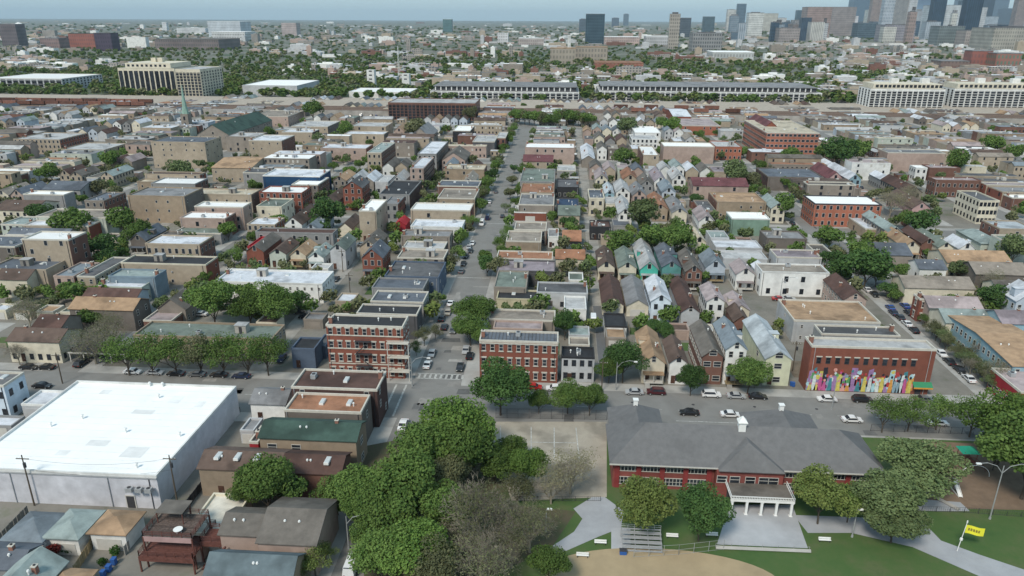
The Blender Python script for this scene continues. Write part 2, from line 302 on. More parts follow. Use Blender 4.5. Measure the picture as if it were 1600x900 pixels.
def shell(ty, W, D, h, mbw, mbr, mbp, wi=0, ri=0, pi=0, ox=0, oy=0, rise=None, near=True):
    "walls, roof and parapet of one building into mesh builders; local x -W/2..W/2, y 0..D"
    x0, x1, y0, y1 = ox - W / 2, ox + W / 2, oy, oy + D
    wq = lambda pts: mbw.poly([(p[0], p[1], p[2]) for p in pts], wi)
    for (a, b) in (((x0, y0), (x1, y0)), ((x1, y0), (x1, y1)), ((x1, y1), (x0, y1)), ((x0, y1), (x0, y0))):
        wq([(a[0], a[1], 0), (b[0], b[1], 0), (b[0], b[1], h), (a[0], a[1], h)])
    if ty == 'F':
        t = .3; d = .45
        mbr.poly([(x0 + t, y0 + t, h - d), (x1 - t, y0 + t, h - d), (x1 - t, y1 - t, h - d), (x0 + t, y1 - t, h - d)], ri)
        if near:
            e = .06; z0, z1 = h - d - .05, h + .06
            # coping ring butted end to end
            mbp.box(x0 - e, x1 + e, y0 - e, y0 + t, z0, z1, pi); mbp.box(x0 - e, x1 + e, y1 - t, y1 + e, z0, z1, pi)
            mbp.box(x0 - e, x0 + t, y0 + t, y1 - t, z0, z1, pi); mbp.box(x1 - t, x1 + e, y0 + t, y1 - t, z0, z1, pi)
        else:
            mbr.poly([(x0, y0, h), (x1, y0, h), (x1, y1, h), (x0, y1, h)], ri)
    else:
        o = .35; th = .18
        if ty == 'G':
            r = rise or W * .38; xm = ox
            wq([(x0, y0, h), (x1, y0, h), (xm, y0, h + r)]); wq([(x1, y1, h), (x0, y1, h), (xm, y1, h + r)])
            for sgn in (-1, 1):
                e0 = ox + sgn * (W / 2 + o); ze = h - o * r / (W / 2)
                a = [(e0, y0 - o, ze), (xm, y0 - o, h + r), (xm, y1 + o, h + r), (e0, y1 + o, ze)]
                if sgn > 0: a.reverse()
                b = [(p[0], p[1], p[2] + th) for p in a]
                n = len(mbr.v); mbr.v += a + b
                for q in ((0, 1, 2, 3), (7, 6, 5, 4), (0, 4, 5, 1), (1, 5, 6, 2), (2, 6, 7, 3), (3, 7, 4, 0)): mbr.f.append(tuple(n + i for i in q)); mbr.m.append(ri)
        elif ty == 'E':
            r = rise or min(D * .22, 2.6); ym = oy + D / 2
            wq([(x1, y0, h), (x1, y1, h), (x1, ym, h + r)]); wq([(x0, y1, h), (x0, y0, h), (x0, ym, h + r)])
            for sgn in (-1, 1):
                e0 = ym + sgn * (D / 2 + o); ze = h - o * r / (D / 2)
                a = [(x0 - o, e0, ze), (x1 + o, e0, ze), (x1 + o, ym, h + r), (x0 - o, ym, h + r)]
                if sgn > 0: a.reverse()
                b = [(p[0], p[1], p[2] + th) for p in a]
                n = len(mbr.v); mbr.v += a + b
                for q in ((3, 2, 1, 0), (4, 5, 6, 7), (0, 1, 5, 4), (1, 2, 6, 5), (2, 3, 7, 6), (3, 0, 4, 7)): mbr.f.append(tuple(n + i for i in q)); mbr.m.append(ri)
        elif ty == 'H':
            r = rise or min(W, D) * .22; o = .5; k = min(W, D) / 2
            a = [(x0 - o, y0 - o, h), (x1 + o, y0 - o, h), (x1 + o, y1 + o, h), (x0 - o, y1 + o, h)]
            if W >= D: R = [(x0 + k, oy + D / 2, h + r), (x1 - k, oy + D / 2, h + r)]
            else: R = [(ox, y0 + k, h + r), (ox, y1 - k, h + r)]
            if abs(R[0][0] - R[1][0]) + abs(R[0][1] - R[1][1]) < .2: R[1] = (R[0][0] + .1, R[0][1] + .1, R[0][2])
            n = len(mbr.v); mbr.v += a + R + [(p[0], p[1], h - .2) for p in a]
            q = [(0, 1, 5, 4), (1, 2, 5), (2, 3, 4, 5), (3, 0, 4)] if W >= D else [(0, 1, 4), (1, 2, 5, 4), (2, 3, 5), (3, 0, 4, 5)]
            for f_ in q + [(6, 7, 1, 0), (7, 8, 2, 1), (8, 9, 3, 2), (9, 6, 0, 3), (9, 8, 7, 6)]: mbr.f.append(tuple(n + i for i in f_)); mbr.m.append(ri)
RNAME = dict(white='white', lwhite='pale lavender', lightgrey='light grey', grey='grey', darkgrey='dark grey', black='black', slate='slate', tan='tan', rust='rust brown', brown='brown', redbrown='dark red-brown', maroon='maroon', mauve='mauve-grey',
             greybrown='grey-brown', green='dark green', greygreen='grey-green', teal='pale teal', bluegrey='blue-grey', navy='navy', cream='cream', shingle='weathered blue-grey', paletan='pale tan', pinkgrey='pinkish grey', paleblue='pale blue', red='bright red', taupe='taupe')
WNAME = dict(white='white', cream='cream', beige='beige', tan='tan brick', taupe='taupe', grey='grey', darkgrey='dark grey', greybrown='grey-brown', redbrick='red brick', red='bright red', pinkbeige='pinkish beige', brownbrick='brown brick', darkbrick='dark brick',
             blue='blue', paleblue='pale blue', navygrey='navy-grey', navy='navy blue', turquoise='turquoise', teal='teal', green='grey-green', palegreen='pale green', yellowgreen='pale yellow-green', orangebrick='orange brick', yellow='yellow', lavender='pale lavender', pink='pink', skyblue='sky blue', lightgrey='light grey', whiteblue='bluish white', dark='near-black')
NB = 0
def bld(X0, X1, Y0, Y1, h, ty, roof, wall, label=None, name=None, cat=None, lm=None, w=None, cop=None, extras=True, rise=None, group=None, wk=None, sk=(), nwin=None):
    global NB
    NB += 1
    W, D = X1 - X0, Y1 - Y0; occ_mark(X0, X1, Y0, Y1)
    W -= .3; cx = (X0 + X1) / 2; R = random.Random(int(cx * 7 + Y0 * 13))
    if not name: name = 'garage' if h < 4.6 and W < 14 else dict(F='flat_roofed_building', G='gabled_house', E='pitched_roof_building', H='hip_roofed_house')[ty]
    if not cat: cat = 'garage' if name == 'garage' else ('house' if ty in 'GH' else 'building')
    kindn = dict(F='flat-roofed', G='gabled', E='pitched-roof', H='hip-roofed')[ty]
    desc = f"{WNAME[wall]} {'' if ty=='F' else kindn+' '}{cat} with {RNAME[roof]} {'flat ' if ty=='F' else ''}roof"
    t = thing(name, label, cat, (cx, Y0, 0), group=group or dict(garage='small garages and sheds', house='houses of the neighbourhood', building='brick and flat-roofed buildings of the neighbourhood').get(cat), desc=desc, lm=lm)
    t['wh'] = 0; del t['wh']
    near = Y0 < 300
    if ty == 'G' and rise is None: rise = W * R.uniform(.30, .46)
    a, b, c = MB(), MB(), MB(); shell(ty, W, D, h, a, b, c, rise=rise)
    a.build('wall', WM(wall), t); b.build('roof', RM(roof), t)
    if c.v: c.build('parapet', (WM(cop) if cop in WALL else {'stone': stone, 'black': trimd, 'white': trimw}[cop]) if cop else (stone if R.random() < .4 else WM(wall)), t)
    # openings
    so_ = 0.0
    if ty == 'F' and h > 6 and w != 'n' and wall in ('beige', 'tan', 'taupe', 'pinkbeige', 'grey', 'greybrown') and D > 5 and R.random() < .7:
        so_ = .14; q = MB(); sgn = 1 if cx < 0 else -1; xa = sgn * W / 2
        q.box(min(xa, xa + sgn * so_), max(xa, xa + sgn * so_), .02, D - .02, 0, h - .55); q.build('street_front', WM(R.choice(['brownbrick', 'darkbrick', 'redbrick', 'greybrown', 'brownbrick'])), t)
    if w is None: w = 'r' if (ty == 'G' or (W < 14 and ty == 'F' and h > 5)) else 's'
    if h < 4.6: w = 'd'
    key = wk or R.choice(['std', 'std', 'darkf', 'std', 'small'] if w == 's' else ['std', 'std', 'lint' if wall in ('redbrick', 'brownbrick') else 'std', 'darkf'])
    fm, pm, ww, wh = WINS[key]; st = max(1, int((h - .6) / 3.1)); fh = h / st
    pl = []
    if w in 'rs':
        for (ax, n0, L_) in (('s', 0, W), ('e' if cx < 0 else 'w', 1, D)):
            step = nwin and ax == 's' and L_ / nwin or ((2.4 if near else 2.8) if w == 'r' else 4.6); n = max(1, int(L_ / step))
            for s_ in range(st):
                for i in range(n):
                    if w == 's' and R.random() < .45: continue
                    u = -L_ / 2 + L_ * (i + .5) / n; z = s_ * fh + min(1.0, fh - wh - .5)
                    if ax == 's': pl.append((u, 0, z, 0))
                    elif ax == 'e': pl.append((W / 2 + so_, D / 2 + u, z, math.pi / 2))
                    else: pl.append((-W / 2 - so_, D / 2 - u, z, -math.pi / 2))
        if ty == 'G' and h > 5: pl.append((0, 0, h + .15, 0))
    if w == 'd' and W > 3 and ty != 'X':
        d = MB(); d.box(-min(2.3, W * .38), min(2.3, W * .38), -.08, 0, .02, min(2.4, h - .5)); d.build('garage_door', trimw if R.random() < .5 else WM(wall), t)
    if Y0 < 235 and pl:
        for (x, y, z, r) in pl:
            f_ = put('window', fm, t, (x, y, z), r); put('pane', pm, f_)
    elif pl:
        q = MB()
        for (x, y, z, r) in pl:
            cs, sn = math.cos(r), math.sin(r)
            T = lambda u, v, zz: (x + u * cs - v * sn, y + u * sn + v * cs, z + zz)
            q.poly([T(-ww / 2 - .12, -.04, -.12), T(ww / 2 + .12, -.04, -.12), T(ww / 2 + .12, -.04, wh + .12), T(-ww / 2 - .12, -.04, wh + .12)], 1)
            q.poly([T(-ww / 2, -.08, 0), T(ww / 2, -.08, 0), T(ww / 2, -.08, wh), T(-ww / 2, -.08, wh)], 0)
        q.build('windows', [glass, trimw if key != 'darkf' else trimd], t, kind='stuff')
    if h > 4.6 and (W < 16) and Y0 < 330 and w != 'n':
        d = put('door', DOOR, t, (-W / 4, 0, .3)); put('handle', HANDLE, d)
    if ty == 'F' and h > 5 and Y0 < 420 and W > 7:
        for u_ in ([-.47, .46] if W > 16 else [.44]): q = MB(); q.box(W * u_ - .06, W * u_ + .06, -.17, -.06, .1, h - .5); q.build('downpipe', trimd if R.random() < .5 else metal, t)
        if w == 's' and R.random() < .6:
            q = MB(); bx_ = R.uniform(-.35, .35) * W; q.box(bx_ - .6, bx_ + .6, -.02, 0, 1.2, 3.0); q.build('bricked_opening', WM('greybrown'), t)
            q = MB(); bx_ = R.uniform(-.3, .3) * W; q.box(bx_, bx_ + .5, -.35, 0, h * .6, h * .6 + .4); q.build('wall_unit', metal, t)
    # roof furniture
    if extras and h > 4.6:
        if ty == 'F':
            zr = h - .45
            if W > 7 and D > 6:
                for _ in range(R.choice([1, 2, 3]) + int(W * D > 300)): put('roof_vent', VENT, t, (R.uniform(-W / 2 + 1.5, W / 2 - 1.5), R.uniform(1.5, D - 1.5), zr))
                if R.random() < .4: put('air_conditioner', ACU, t, (R.uniform(-W / 2 + 2, W / 2 - 2), R.uniform(2, D - 2), zr), R.choice([0, 1.57]))
                if R.random() < .3 and not sk: put('skylight', SKYL, t, (R.uniform(-W / 2 + 2, W / 2 - 2), R.uniform(2, D - 2), zr))
                if R.random() < .22 and W > 11 and D > 9: put('roof_hut', HUT, t, (R.uniform(-W / 4, W / 4), R.uniform(4, D - 4), zr))
            if R.random() < .55: put('chimney', CHIM, t, (R.choice([-1, 1]) * (W / 2 - .7), R.uniform(2, max(2.1, D - 2)), zr))
        elif ty == 'G':
            if R.random() < .7: put('chimney', CHIM, t, (R.choice([-.5, .5]) * W * .5, D * R.uniform(.3, .7), h + W * .16), scale=(.8, .8, .8))
            put('roof_vent', VENT, t, (W * .2, D * R.uniform(.3, .7), h + W * .22))
            if near and D > 9 and W > 5 and w != 'n':
                if R.random() < .55:
                    sgn = R.choice([-1, 1]); yv = D * R.uniform(.35, .6); rr_ = (rise or W * .38); zz = h + rr_ * .38; xo = sgn * W * .31
                    q = MB(); q.box(xo - W * .17, xo + W * .17, yv - 1.1, yv + 1.1, zz - .8, zz + rr_ * .42); q.build('dormer', WM(wall), t)
                    q = MB(); q.box(xo - W * .19, xo + W * .19, yv - 1.3, yv + 1.3, zz + rr_ * .42 + .01, zz + rr_ * .42 + .14); q.build('dormer_roof', RM(roof), t)
                if R.random() < .6:
                    q = MB(); q.box(-W * .42, W * .42, -2.0, -.02, .9, 1.05); q.box(-W * .46, W * .46, -2.15, -.02, 3.3, 3.45, 1)
                    for xx in (-.4, 0, .4): q.box(W * xx - .07, W * xx + .07, -1.95, -1.8, 1.05, 3.3)
                    q.build('porch', [trimw if R.random() < .6 else woodt, RM(roof)], t)
                    q = MB()
                    for i in range(5): q.box(-W * .38, -W * .38 + 1.3, -2.3 - i * .28, -2.02 - i * .28, 0, .9 - i * .18)
                    q.build('steps', conc, t)
        elif ty in 'EH':
            for _ in range(2): put('roof_vent', VENT, t, (R.uniform(-W / 3, W / 3), D * .3, h + .4 * (rise or min(D * .22, 2.6))))
            if R.random() < .5: put('chimney', CHIM, t, (R.uniform(-W / 3, W / 3), D * .5, h + (rise or min(D * .22, 2.6)) * .6), scale=(.8, .8, .8))
    for (u, v) in sk: put('skylight', SKYL, t, (-W / 2 + u * W, v * D, h - .42 if ty == 'F' else h + .2 + min(v, 1 - v) * 2 * (rise or min(D * .22, 2.6))), scale=(.8, 1.2, 1.6))
    t['W'] = W; DIM[t.name] = (W, D, h); del t['W']
    return t
DIM = {}
def B(xl, xr, ys, yn, hb, ty, roof, wall, **k):
    "a building read off the photo: roof front edge from pixel (xl,ys) to xr, its far edge at yn, hb its height in metres or (over 40) the pixel of its foot"
    if hb > 40:
        g = at(xl, hb); d = ray(xl, ys); h = CAM_H + d.z * (g.y / d.y); Y0 = g.y
    else:
        h = hb; Y0 = at(xl, ys, h).y
    X0 = x_on(xl, Y0, h, 0); X1 = x_on(xr, Y0, h, X0 + 5)
    Y1 = at(xl, yn, h).y
    if ty == 'E' or ty == 'H':
        r = k.get('rise')
        D = Y1 - Y0
        # yn is read at the ridge or far edge, whichever shows: refine
    Y1 = max(Y1, Y0 + 4.5)
    return bld(X0, X1, Y0, Y1, h, ty, roof, wall, **k)

# ---------------------------------------------------------------- foreground buildings, left
wh_ = B(-63, 245, 730, 588, 7.6, 'F', 'white', 'lavender', label='huge windowless warehouse with blank white flat roof at the left edge', name='warehouse', cat='warehouse', lm='white-roofed warehouse', w='n', extras=False, cop='white')
W_, D_, H_ = DIM[wh_.name]
for i, (u, v) in enumerate(((.30, .55), (.60, .83), (.62, .42), (.93, .40), (.47, .98), (.55, .98), (.18, .45), (.86, .08))): put('roof_vent', VENT, wh_, (-W_ / 2 + u * W_, D_ * v, H_ - .45), scale=(1.5, 1.5, 1.2))
for i in range(3): put('air_conditioner', ACU, wh_, (W_ / 2 - 5.2 + i * 1.9, -1.0, H_ - 3.2), scale=(.8, .8, .9))
q = MB()
for i in range(1, 14): q.box(-W_ / 2 + .4, W_ / 2 - .4, D_ * i / 14 - .06, D_ * i / 14 + .06, H_ - .449, H_ - .44)
q.build('membrane_seams', mat('seam', (.72, .72, .71), .7, 1, .2), wh_, kind='stuff')
R = random.Random(4)
for i in range(7): q = MB(); a_, b_ = R.uniform(.8, 2.6), R.uniform(.8, 2.2); q.box(-a_, a_, -b_, b_, 0, .012); q.build('roof_patch', mat('membrane_patch', (.745, .745, .735), .7, .4, .1, rnd=.1), wh_, loc=(R.uniform(-.45, .45) * W_, R.uniform(.05, .95) * D_, H_ - .436))
q = MB(); q.box(-.8, .8, -.1, 0, .02, 2.6); q.build('door', trimd, wh_, loc=(W_ / 2 - 6, 0, 0))
q = MB()
for s in (-1, 1): q.box(s * .9 - .1, s * .9 + .1, -.14, 0, 0, 2.7)
q.box(-1.0, 1.0, -.14, 0, 2.7, 2.9); q.build('door_frame', trimw, wh_, loc=(W_ / 2 - 6, 0, 0))
q = MB(); q.box(-W_ / 2, W_ / 2, -.22, -.07, H_ - .75, H_ - .5); q.build('gutter', metal, wh_)
for i in (1, 4): q = MB(); q.box(-.06, .06, -.2, -.08, 0, H_ - .8); q.build('downpipe', metal, wh_, loc=(-W_ / 2 + W_ * (i + .5) / 6, 0, 0))
B(-60, 6, 600, 578, 9, 'F', 'grey', 'whiteblue', label='bluish white two-storey building cut by the left edge beside the warehouse', lm='bluish white corner building')
B(32, 72, 631, 608, 3.6, 'F', 'lwhite', 'lightgrey', label='low shed with pale roof against the back left of the warehouse', lm='pale-roofed shed', cop='white')
B(-30, 18, 664, 652, 3, 'F', 'lwhite', 'grey')
B(10, 92, 532, 511, 6.5, 'E', 'brown', 'cream', w='r', label='cream two-storey house with dark brown roof at the far left corner', lm='cream corner house')
B(50, 95, 511, 491, 7, 'E', 'redbrown', 'taupe')
B(107, 208, 482, 464, 7, 'E', 'tan', 'greybrown', label='long grey-brown building with tan ridged roof and blue end wall', lm='tan-ridged long building')
B(130, 214, 462, 450, 8, 'E', 'redbrown', 'paleblue')
B(223, 268, 500, 483, 4, 'F', 'pinkgrey', 'brownbrick')
B(246, 290, 482, 466, 5, 'G', 'greybrown', 'taupe')
B(207, 425, 523, 500, 7, 'F', 'greygreen', 'tan', w='r', label='long tan walk-up with grey-green flat roof behind the row of street trees', lm='long tan walk-up')
B(454, 492, 544, 526, 6, 'F', 'black', 'navygrey', label='small navy-grey building with black flat roof left of the red corner block', lm='small navy-grey building', w='s')
B(493, 509, 540, 522, 4, 'F', 'darkgrey', 'navygrey')
rb = B(508, 630, 507, 490, 588, 'F', 'black', 'redbrick', w='r', wk='lint', cop='stone', nwin=9, label='three-storey red brick corner block with black roof and white lintels on the avenue', name='brick_apartment_block', lm='red brick corner block')
W_, D_, H_ = DIM[rb.name]
for z in (.26, .55, .80):
    q = MB(); q.box(-W_ / 2, W_ / 2, -.10, -.001, H_ * z, H_ * z + .3); q.build('stone_band', stone, rb)
for i in range(3):
    q = MB(); z = H_ * (.08 + .27 * i) + 1.4
    q.box(W_ / 2 - 4.2, W_ / 2 + 1.6, -1.6, -.11, z, z + .22); q.box(W_ / 2 - 4.2, W_ / 2 + 1.6, -1.6, -1.52, z + 1.0, z + 1.1); q.build('porch_floor', stone, rb)
q = MB()
for x in (W_ / 2 - 4.1, W_ / 2 + 1.4): q.box(x, x + .2, -1.55, -1.35, 0, H_ * .75)
q.build('porch_posts', trimw, rb, kind='stuff')
q = MB(); # recessed dark fire-escape landings
for i in range(3):
    z = 3.6 + i * 3.6; q.box(-2.6, 1.6, -1.2, -.11, z, z + .1); q.box(-2.6, 1.6, -1.2, -1.14, z + .9, z + 1); q.prism((-2.4 + (i % 2) * 3.6, -.7, z - 3.4), (1.2 - (i % 2) * 3.6, -.7, z), .12, .12, 4)
q.build('fire_escape', trimd, rb)
B(454, 590, 604, 575, 10, 'F', 'redbrown', 'darkbrick', cop='stone', label='dark brick building with wide dark red-brown roof at the avenue corner', lm='red-brown-roofed corner building', sk=((.58, .5),))
B(443, 565, 640, 612, 9, 'F', 'rust', 'greybrown', cop='stone', label='grey-brown building with rust brown roof carrying two white skylights', lm='rust-roofed building', sk=((.42, .55), (.78, .55)), w='s')
B(404, 557, 683, 652, 8, 'E', 'green', 'tan', w='s', wk='wide', label='tan brick building with long dark green roof above the avenue', lm='green-roofed building')
B(388, 404, 690, 664, 6, 'F', 'darkgrey', 'red')
B(390, 446, 630, 605, 4.8, 'E', 'grey', 'white', label='small white shed with grey ridged roof behind the warehouse', lm='grey-ridged shed')
B(374, 397, 672, 652, 3.4, 'F', 'grey', 'lightgrey')
B(309, 435, 731, 697, 6.5, 'E', 'brown', 'tan', w='s', wk='wide', label='tan brick building with brown roof and a line of small skylights', lm='brown-roofed tan building', sk=((.2, .3), (.45, .3), (.7, .3)))
B(437, 532, 737, 703, 6.5, 'E', 'redbrown', 'brownbrick', sk=((.75, .3),))
B(287, 352, 832, 768, 3.8, 'F', 'cream', 'pinkbeige', label='low building with big cream flat roof beside the wooden decks', lm='cream flat roof', w='n', cop='cream', name='low_building', cat='building')
B(342, 402, 834, 792, 6.5, 'E', 'greybrown', 'pinkbeige', w='s')
B(401, 494, 847, 776, 6.5, 'E', 'greybrown', 'pinkbeige', label='pinkish brick house with large grey-brown ridged roof by the trees', lm='grey-brown ridged house', w='s', rise=2.4)
B(318, 455, 902, 858, 5.5, 'E', 'shingle', 'tan', label='house with weathered blue-grey shingle roof at the bottom edge', lm='blue-grey shingled roof', rise=2.2)
B(3, 66, 842, 799, 3.6, 'H', 'bluegrey', 'white', cat='garage', name='garage', label='white garage with blue-grey hipped roof, left of three in a row behind the warehouse', lm='blue-grey hipped garage')
B(68, 122, 838, 795, 3.8, 'H', 'teal', 'white', cat='garage', name='garage', label='white garage with slate teal hipped roof, middle of three in a row')
B(139, 196, 831, 797, 3.8, 'H', 'tan', 'white', cat='garage', name='garage', label='white garage with tan hipped roof, right of three in a row', lm='tan hipped garage')
B(-60, 28, 885, 845, 5.5, 'E', 'slate', 'grey', w='s')
B(-20, 58, 925, 872, 6, 'G', 'teal', 'grey')
B(62, 118, 925, 888, 5, 'H', 'tan', 'beige')
# mid left
B(33, 107, 373, 360, 440, 'F', 'white', 'beige', cop='stone', w='s', label='tall beige brick walk-up with white roof and dark brick front, left side', lm='tall beige walk-up')
B(-20, 72, 419, 401, 8.5, 'F', 'slate', 'beige')
B(-10, 42, 436, 421, 6.5, 'E', 'brown', 'cream', w='r')
B(148, 222, 447, 435, 6, 'F', 'lwhite', 'palegreen', w='s')
B(168, 242, 431, 419, 8, 'F', 'teal', 'blue')
B(188, 322, 410, 397, 8, 'F', 'black', 'beige', label='long low beige building with black flat roof in a pale parapet', lm='long black-roofed building', cop='cream')
B(226, 312, 380, 366, 9.5, 'F', 'lwhite', 'beige', w='r', wk='lint')
B(198, 288, 305, 291, 347, 'F', 'grey', 'tan', w='s', wk='small', label='big blank tan brick building with grey roof and small white windows', lm='big blank tan building')
B(235, 305, 286, 277, 11, 'F', 'white', 'grey')
B(280, 352, 340, 330, 9, 'F', 'white', 'pinkbeige')
B(303, 380, 322, 314, 11, 'F', 'white', 'pinkbeige')
B(270, 345, 363, 352, 5, 'F', 'greygreen', 'grey')
B(131, 162, 313, 299, 338, 'F', 'slate', 'taupe')
B(35, 100, 303, 297, 9, 'F', 'white', 'grey', w='n')
B(66, 125, 296, 284, 7.5, 'E', 'slate', 'grey')
B(-10, 53, 328, 313, 7.5, 'E', 'brown', 'cream', w='r')
B(0, 42, 350, 337, 7, 'F', 'teal', 'palegreen')
B(20, 93, 217, 206, 240, 'F', 'lightgrey', 'beige', w='r', label='long three-storey beige block with light grey roof at the far left', lm='long beige block')
B(95, 163, 233, 222, 7.5, 'F', 'lightgrey', 'beige')
B(50, 105, 252, 245, 6, 'F', 'rust', 'beige')
B(235, 320, 221, 212, 262, 'F', 'slate', 'beige', w='s', label='large beige hall with slate roof and narrow tall windows near the green steeple', lm='large beige hall')
B(195, 234, 226, 219, 8, 'F', 'greybrown', 'pinkbeige')
B(330, 392, 262, 244, 8, 'E', 'tan', 'beige')
B(352, 400, 213, 206, 237, 'F', 'lightgrey', 'taupe')
B(388, 440, 219, 210, 252, 'F', 'lwhite', 'beige', w='s')
B(393, 450, 181, 172, 9, 'F', 'taupe', 'pinkbeige', w='s')
B(455, 512, 197, 188, 8, 'F', 'lightgrey', 'beige')
B(440, 488, 206, 201, 9, 'F', 'lwhite', 'beige')
B(537, 600, 209, 204, 9, 'F', 'lwhite', 'beige')
B(547, 603, 197, 190, 11, 'F', 'lightgrey', 'beige')
B(500, 572, 231, 224, 9, 'F', 'lwhite', 'pinkbeige', w='s')
B(573, 596, 238, 222, 270, 'F', 'teal', 'beige', label='narrow tall beige building with pale teal roof, far left of the avenue', lm='narrow teal-roofed building')
B(410, 500, 274, 263, 12, 'F', 'lwhite', 'navy', cop='white', w='n', label='flat-roofed building with a navy blue side wall and pale roof', lm='navy-walled building')
B(455, 497, 288, 276, 10, 'F', 'white', 'greybrown')
B(404, 472, 300, 290, 11, 'F', 'white', 'redbrick', w='r', wk='lint', label='red brick three-storey building with white roof left of centre', lm='white-topped red brick building')
B(400, 440, 322, 309, 9, 'F', 'greygreen', 'cream', w='s')
B(385, 430, 350, 339, 7, 'F', 'lwhite', 'beige')
B(444, 472, 350, 328, 374, 'G', 'brown', 'white', w='s', label='plain white gabled house with brown roof near the dark round tree', lm='plain white gabled house')
B(474, 498, 358, 337, 378, 'G', 'bluegrey', 'paleblue')
B(535, 566, 293, 283, 328, 'G', 'darkgrey', 'redbrick', w='r', wk='lint')
B(592, 640, 303, 281, 8, 'F', 'black', 'grey', label='wide building with pitch black flat roof left of the avenue', lm='wide black roof')
B(560, 588, 329, 311, 377, 'F', 'white', 'beige', w='s', wk='small', label='tower-like beige brick building with white roof standing alone', lm='lone tower-like beige building')
B(528, 550, 357, 341, 370, 'G', 'brown', 'cream')
B(600, 622, 318, 306, 8, 'F', 'grey', 'grey')
B(641, 735, 327, 316, 9, 'F', 'white', 'beige', w='s')
B(641, 722, 353, 342, 7, 'F', 'lwhite', 'white', w='n')
B(616, 634, 351, 342, 366, 'G', 'red', 'red', label='small bright red gabled house left of the avenue', lm='bright red gabled house')
B(626, 703, 368, 358, 7, 'F', 'grey', 'taupe')
B(628, 694, 387, 376, 7, 'F', 'lightgrey', 'taupe')
B(620, 694, 402, 388, 7, 'F', 'taupe', 'taupe')
B(565, 598, 402, 386, 434, 'G', 'slate', 'redbrick', w='r', wk='lint', label='narrow red brick gabled house with white lintels facing the alley', lm='narrow red brick gabled house')
B(600, 686, 431, 407, 8, 'F', 'darkgrey', 'bluegrey' if 0 else 'navygrey', sk=((.25, .6),))
B(580, 662, 449, 433, 8, 'F', 'slate', 'grey')
B(578, 662, 470, 453, 7.5, 'F', 'slate', 'grey', sk=((.3, .5), (.6, .5)))
B(556, 652, 489, 474, 8, 'F', 'black', 'darkgrey')
B(384, 412, 392, 370, 418, 'G', 'greybrown', 'redbrick', w='r', wk='lint')
B(420, 447, 396, 378, 418, 'G', 'brown', 'palegreen')
B(453, 478, 398, 381, 418, 'G', 'tan', 'cream')
B(481, 506, 402, 386, 422, 'G', 'teal', 'white')
B(515, 540, 390, 372, 421, 'G', 'greygreen', 'lightgrey', w='s')
B(386, 412, 385, 369, 6, 'F', 'red', 'red', label='low building with bright red flat roof behind the long white block', lm='bright red flat roof', w='n')
B(335, 504, 439, 419, 469, 'F', 'lwhite', 'white', w='r', cop='white', wk='small', label='long white block with pale lavender roof behind the leafy street trees', lm='long white block')
B(523, 552, 470, 457, 4, 'F', 'lwhite', 'beige')
for a in ((693, 757, 264, 256, 8, 'F', 'paletan', 'tan'), (690, 727, 250, 238, 7, 'G', 'greybrown', 'pinkbeige'), (683, 748, 290, 281, 8, 'F', 'slate', 'brownbrick'), (683, 742, 309, 294, 9, 'F', 'taupe', 'tan'), (640, 662, 263, 245, 13, 'F', 'lwhite', 'pinkbeige'), (652, 682, 240, 220, 12, 'F', 'lwhite', 'grey'),
          (738, 773, 221, 211, 9, 'F', 'lightgrey', 'darkgrey'), (707, 735, 204, 196, 9, 'F', 'white', 'dark'), (775, 790, 215, 206, 9, 'F', 'lightgrey', 'brownbrick'), (640, 672, 214, 203, 8, 'G', 'grey', 'taupe'), (615, 632, 205, 197, 8, 'G', 'tan', 'pinkbeige'),
          (820, 898, 230, 223, 12, 'F', 'white', 'pinkbeige'), (817, 864, 252, 244, 7, 'E', 'maroon', 'beige'), (812, 867, 283, 263, 7, 'F', 'greygreen', 'grey'), (812, 866, 300, 286, 7, 'F', 'rust', 'tan'), (810, 866, 319, 302, 8, 'F', 'grey', 'taupe'),
          (869, 905, 321, 309, 6, 'F', 'navy', 'darkgrey'), (872, 906, 336, 323, 6, 'E', 'greygreen', 'beige'), (879, 908, 376, 362, 4, 'E', 'rust', 'dark'), (856, 873, 369, 357, 5, 'F', 'grey', 'white'), (803, 854, 358, 346, 7, 'F', 'taupe', 'taupe'),
          (790, 846, 376, 360, 6.5, 'F', 'taupe', 'tan'), (870, 905, 292, 279, 6, 'F', 'darkgrey', 'dark'), (870, 900, 266, 257, 5, 'F', 'lightgrey', 'grey')):
    B(*a)
B(803, 854, 331, 321, 345, 'F', 'lightgrey', 'redbrick', cop='white', w='s', label='red brick building with white curved parapet right of the avenue', lm='red brick building by the avenue')
B(775, 864, 403, 391, 6, 'F', 'rust', 'taupe'); B(868, 914, 404, 392, 6, 'E', 'rust', 'cream', w='s')
B(775, 868, 422, 405, 6, 'F', 'mauve', 'darkgrey', w='n', label='building with wide mauve-grey flat roof between avenue and alley', lm='wide mauve-grey roof')
B(771, 823, 448, 422, 6.5, 'F', 'greygreen', 'taupe', w='n'); B(838, 919, 456, 440, 6, 'F', 'darkgrey', 'lightgrey', w='s'); B(888, 912, 437, 425, 3.5, 'F', 'greygreen', 'white')
B(775, 857, 466, 452, 5, 'F', 'black', 'yellow', w='n', label='long building with black roof and blank pale yellow wall by the avenue', lm='pale yellow blank wall')
B(881, 917, 482, 462, 5, 'F', 'lightgrey', 'white', w='n')
B(762, 868, 498, 482, 6, 'F', 'taupe', 'taupe', w='n'); B(770, 848, 512, 500, 6, 'F', 'pinkgrey', 'pinkbeige', w='n')
rr = B(748, 873, 531, 515, 595, 'F', 'slate', 'redbrick', w='r', wk='lint', cop='stone', nwin=9, label='three-storey red brick row with slate ribbed roof right of the avenue', name='brick_apartment_block', lm='red brick row')
W_, D_, H_ = DIM[rr.name]
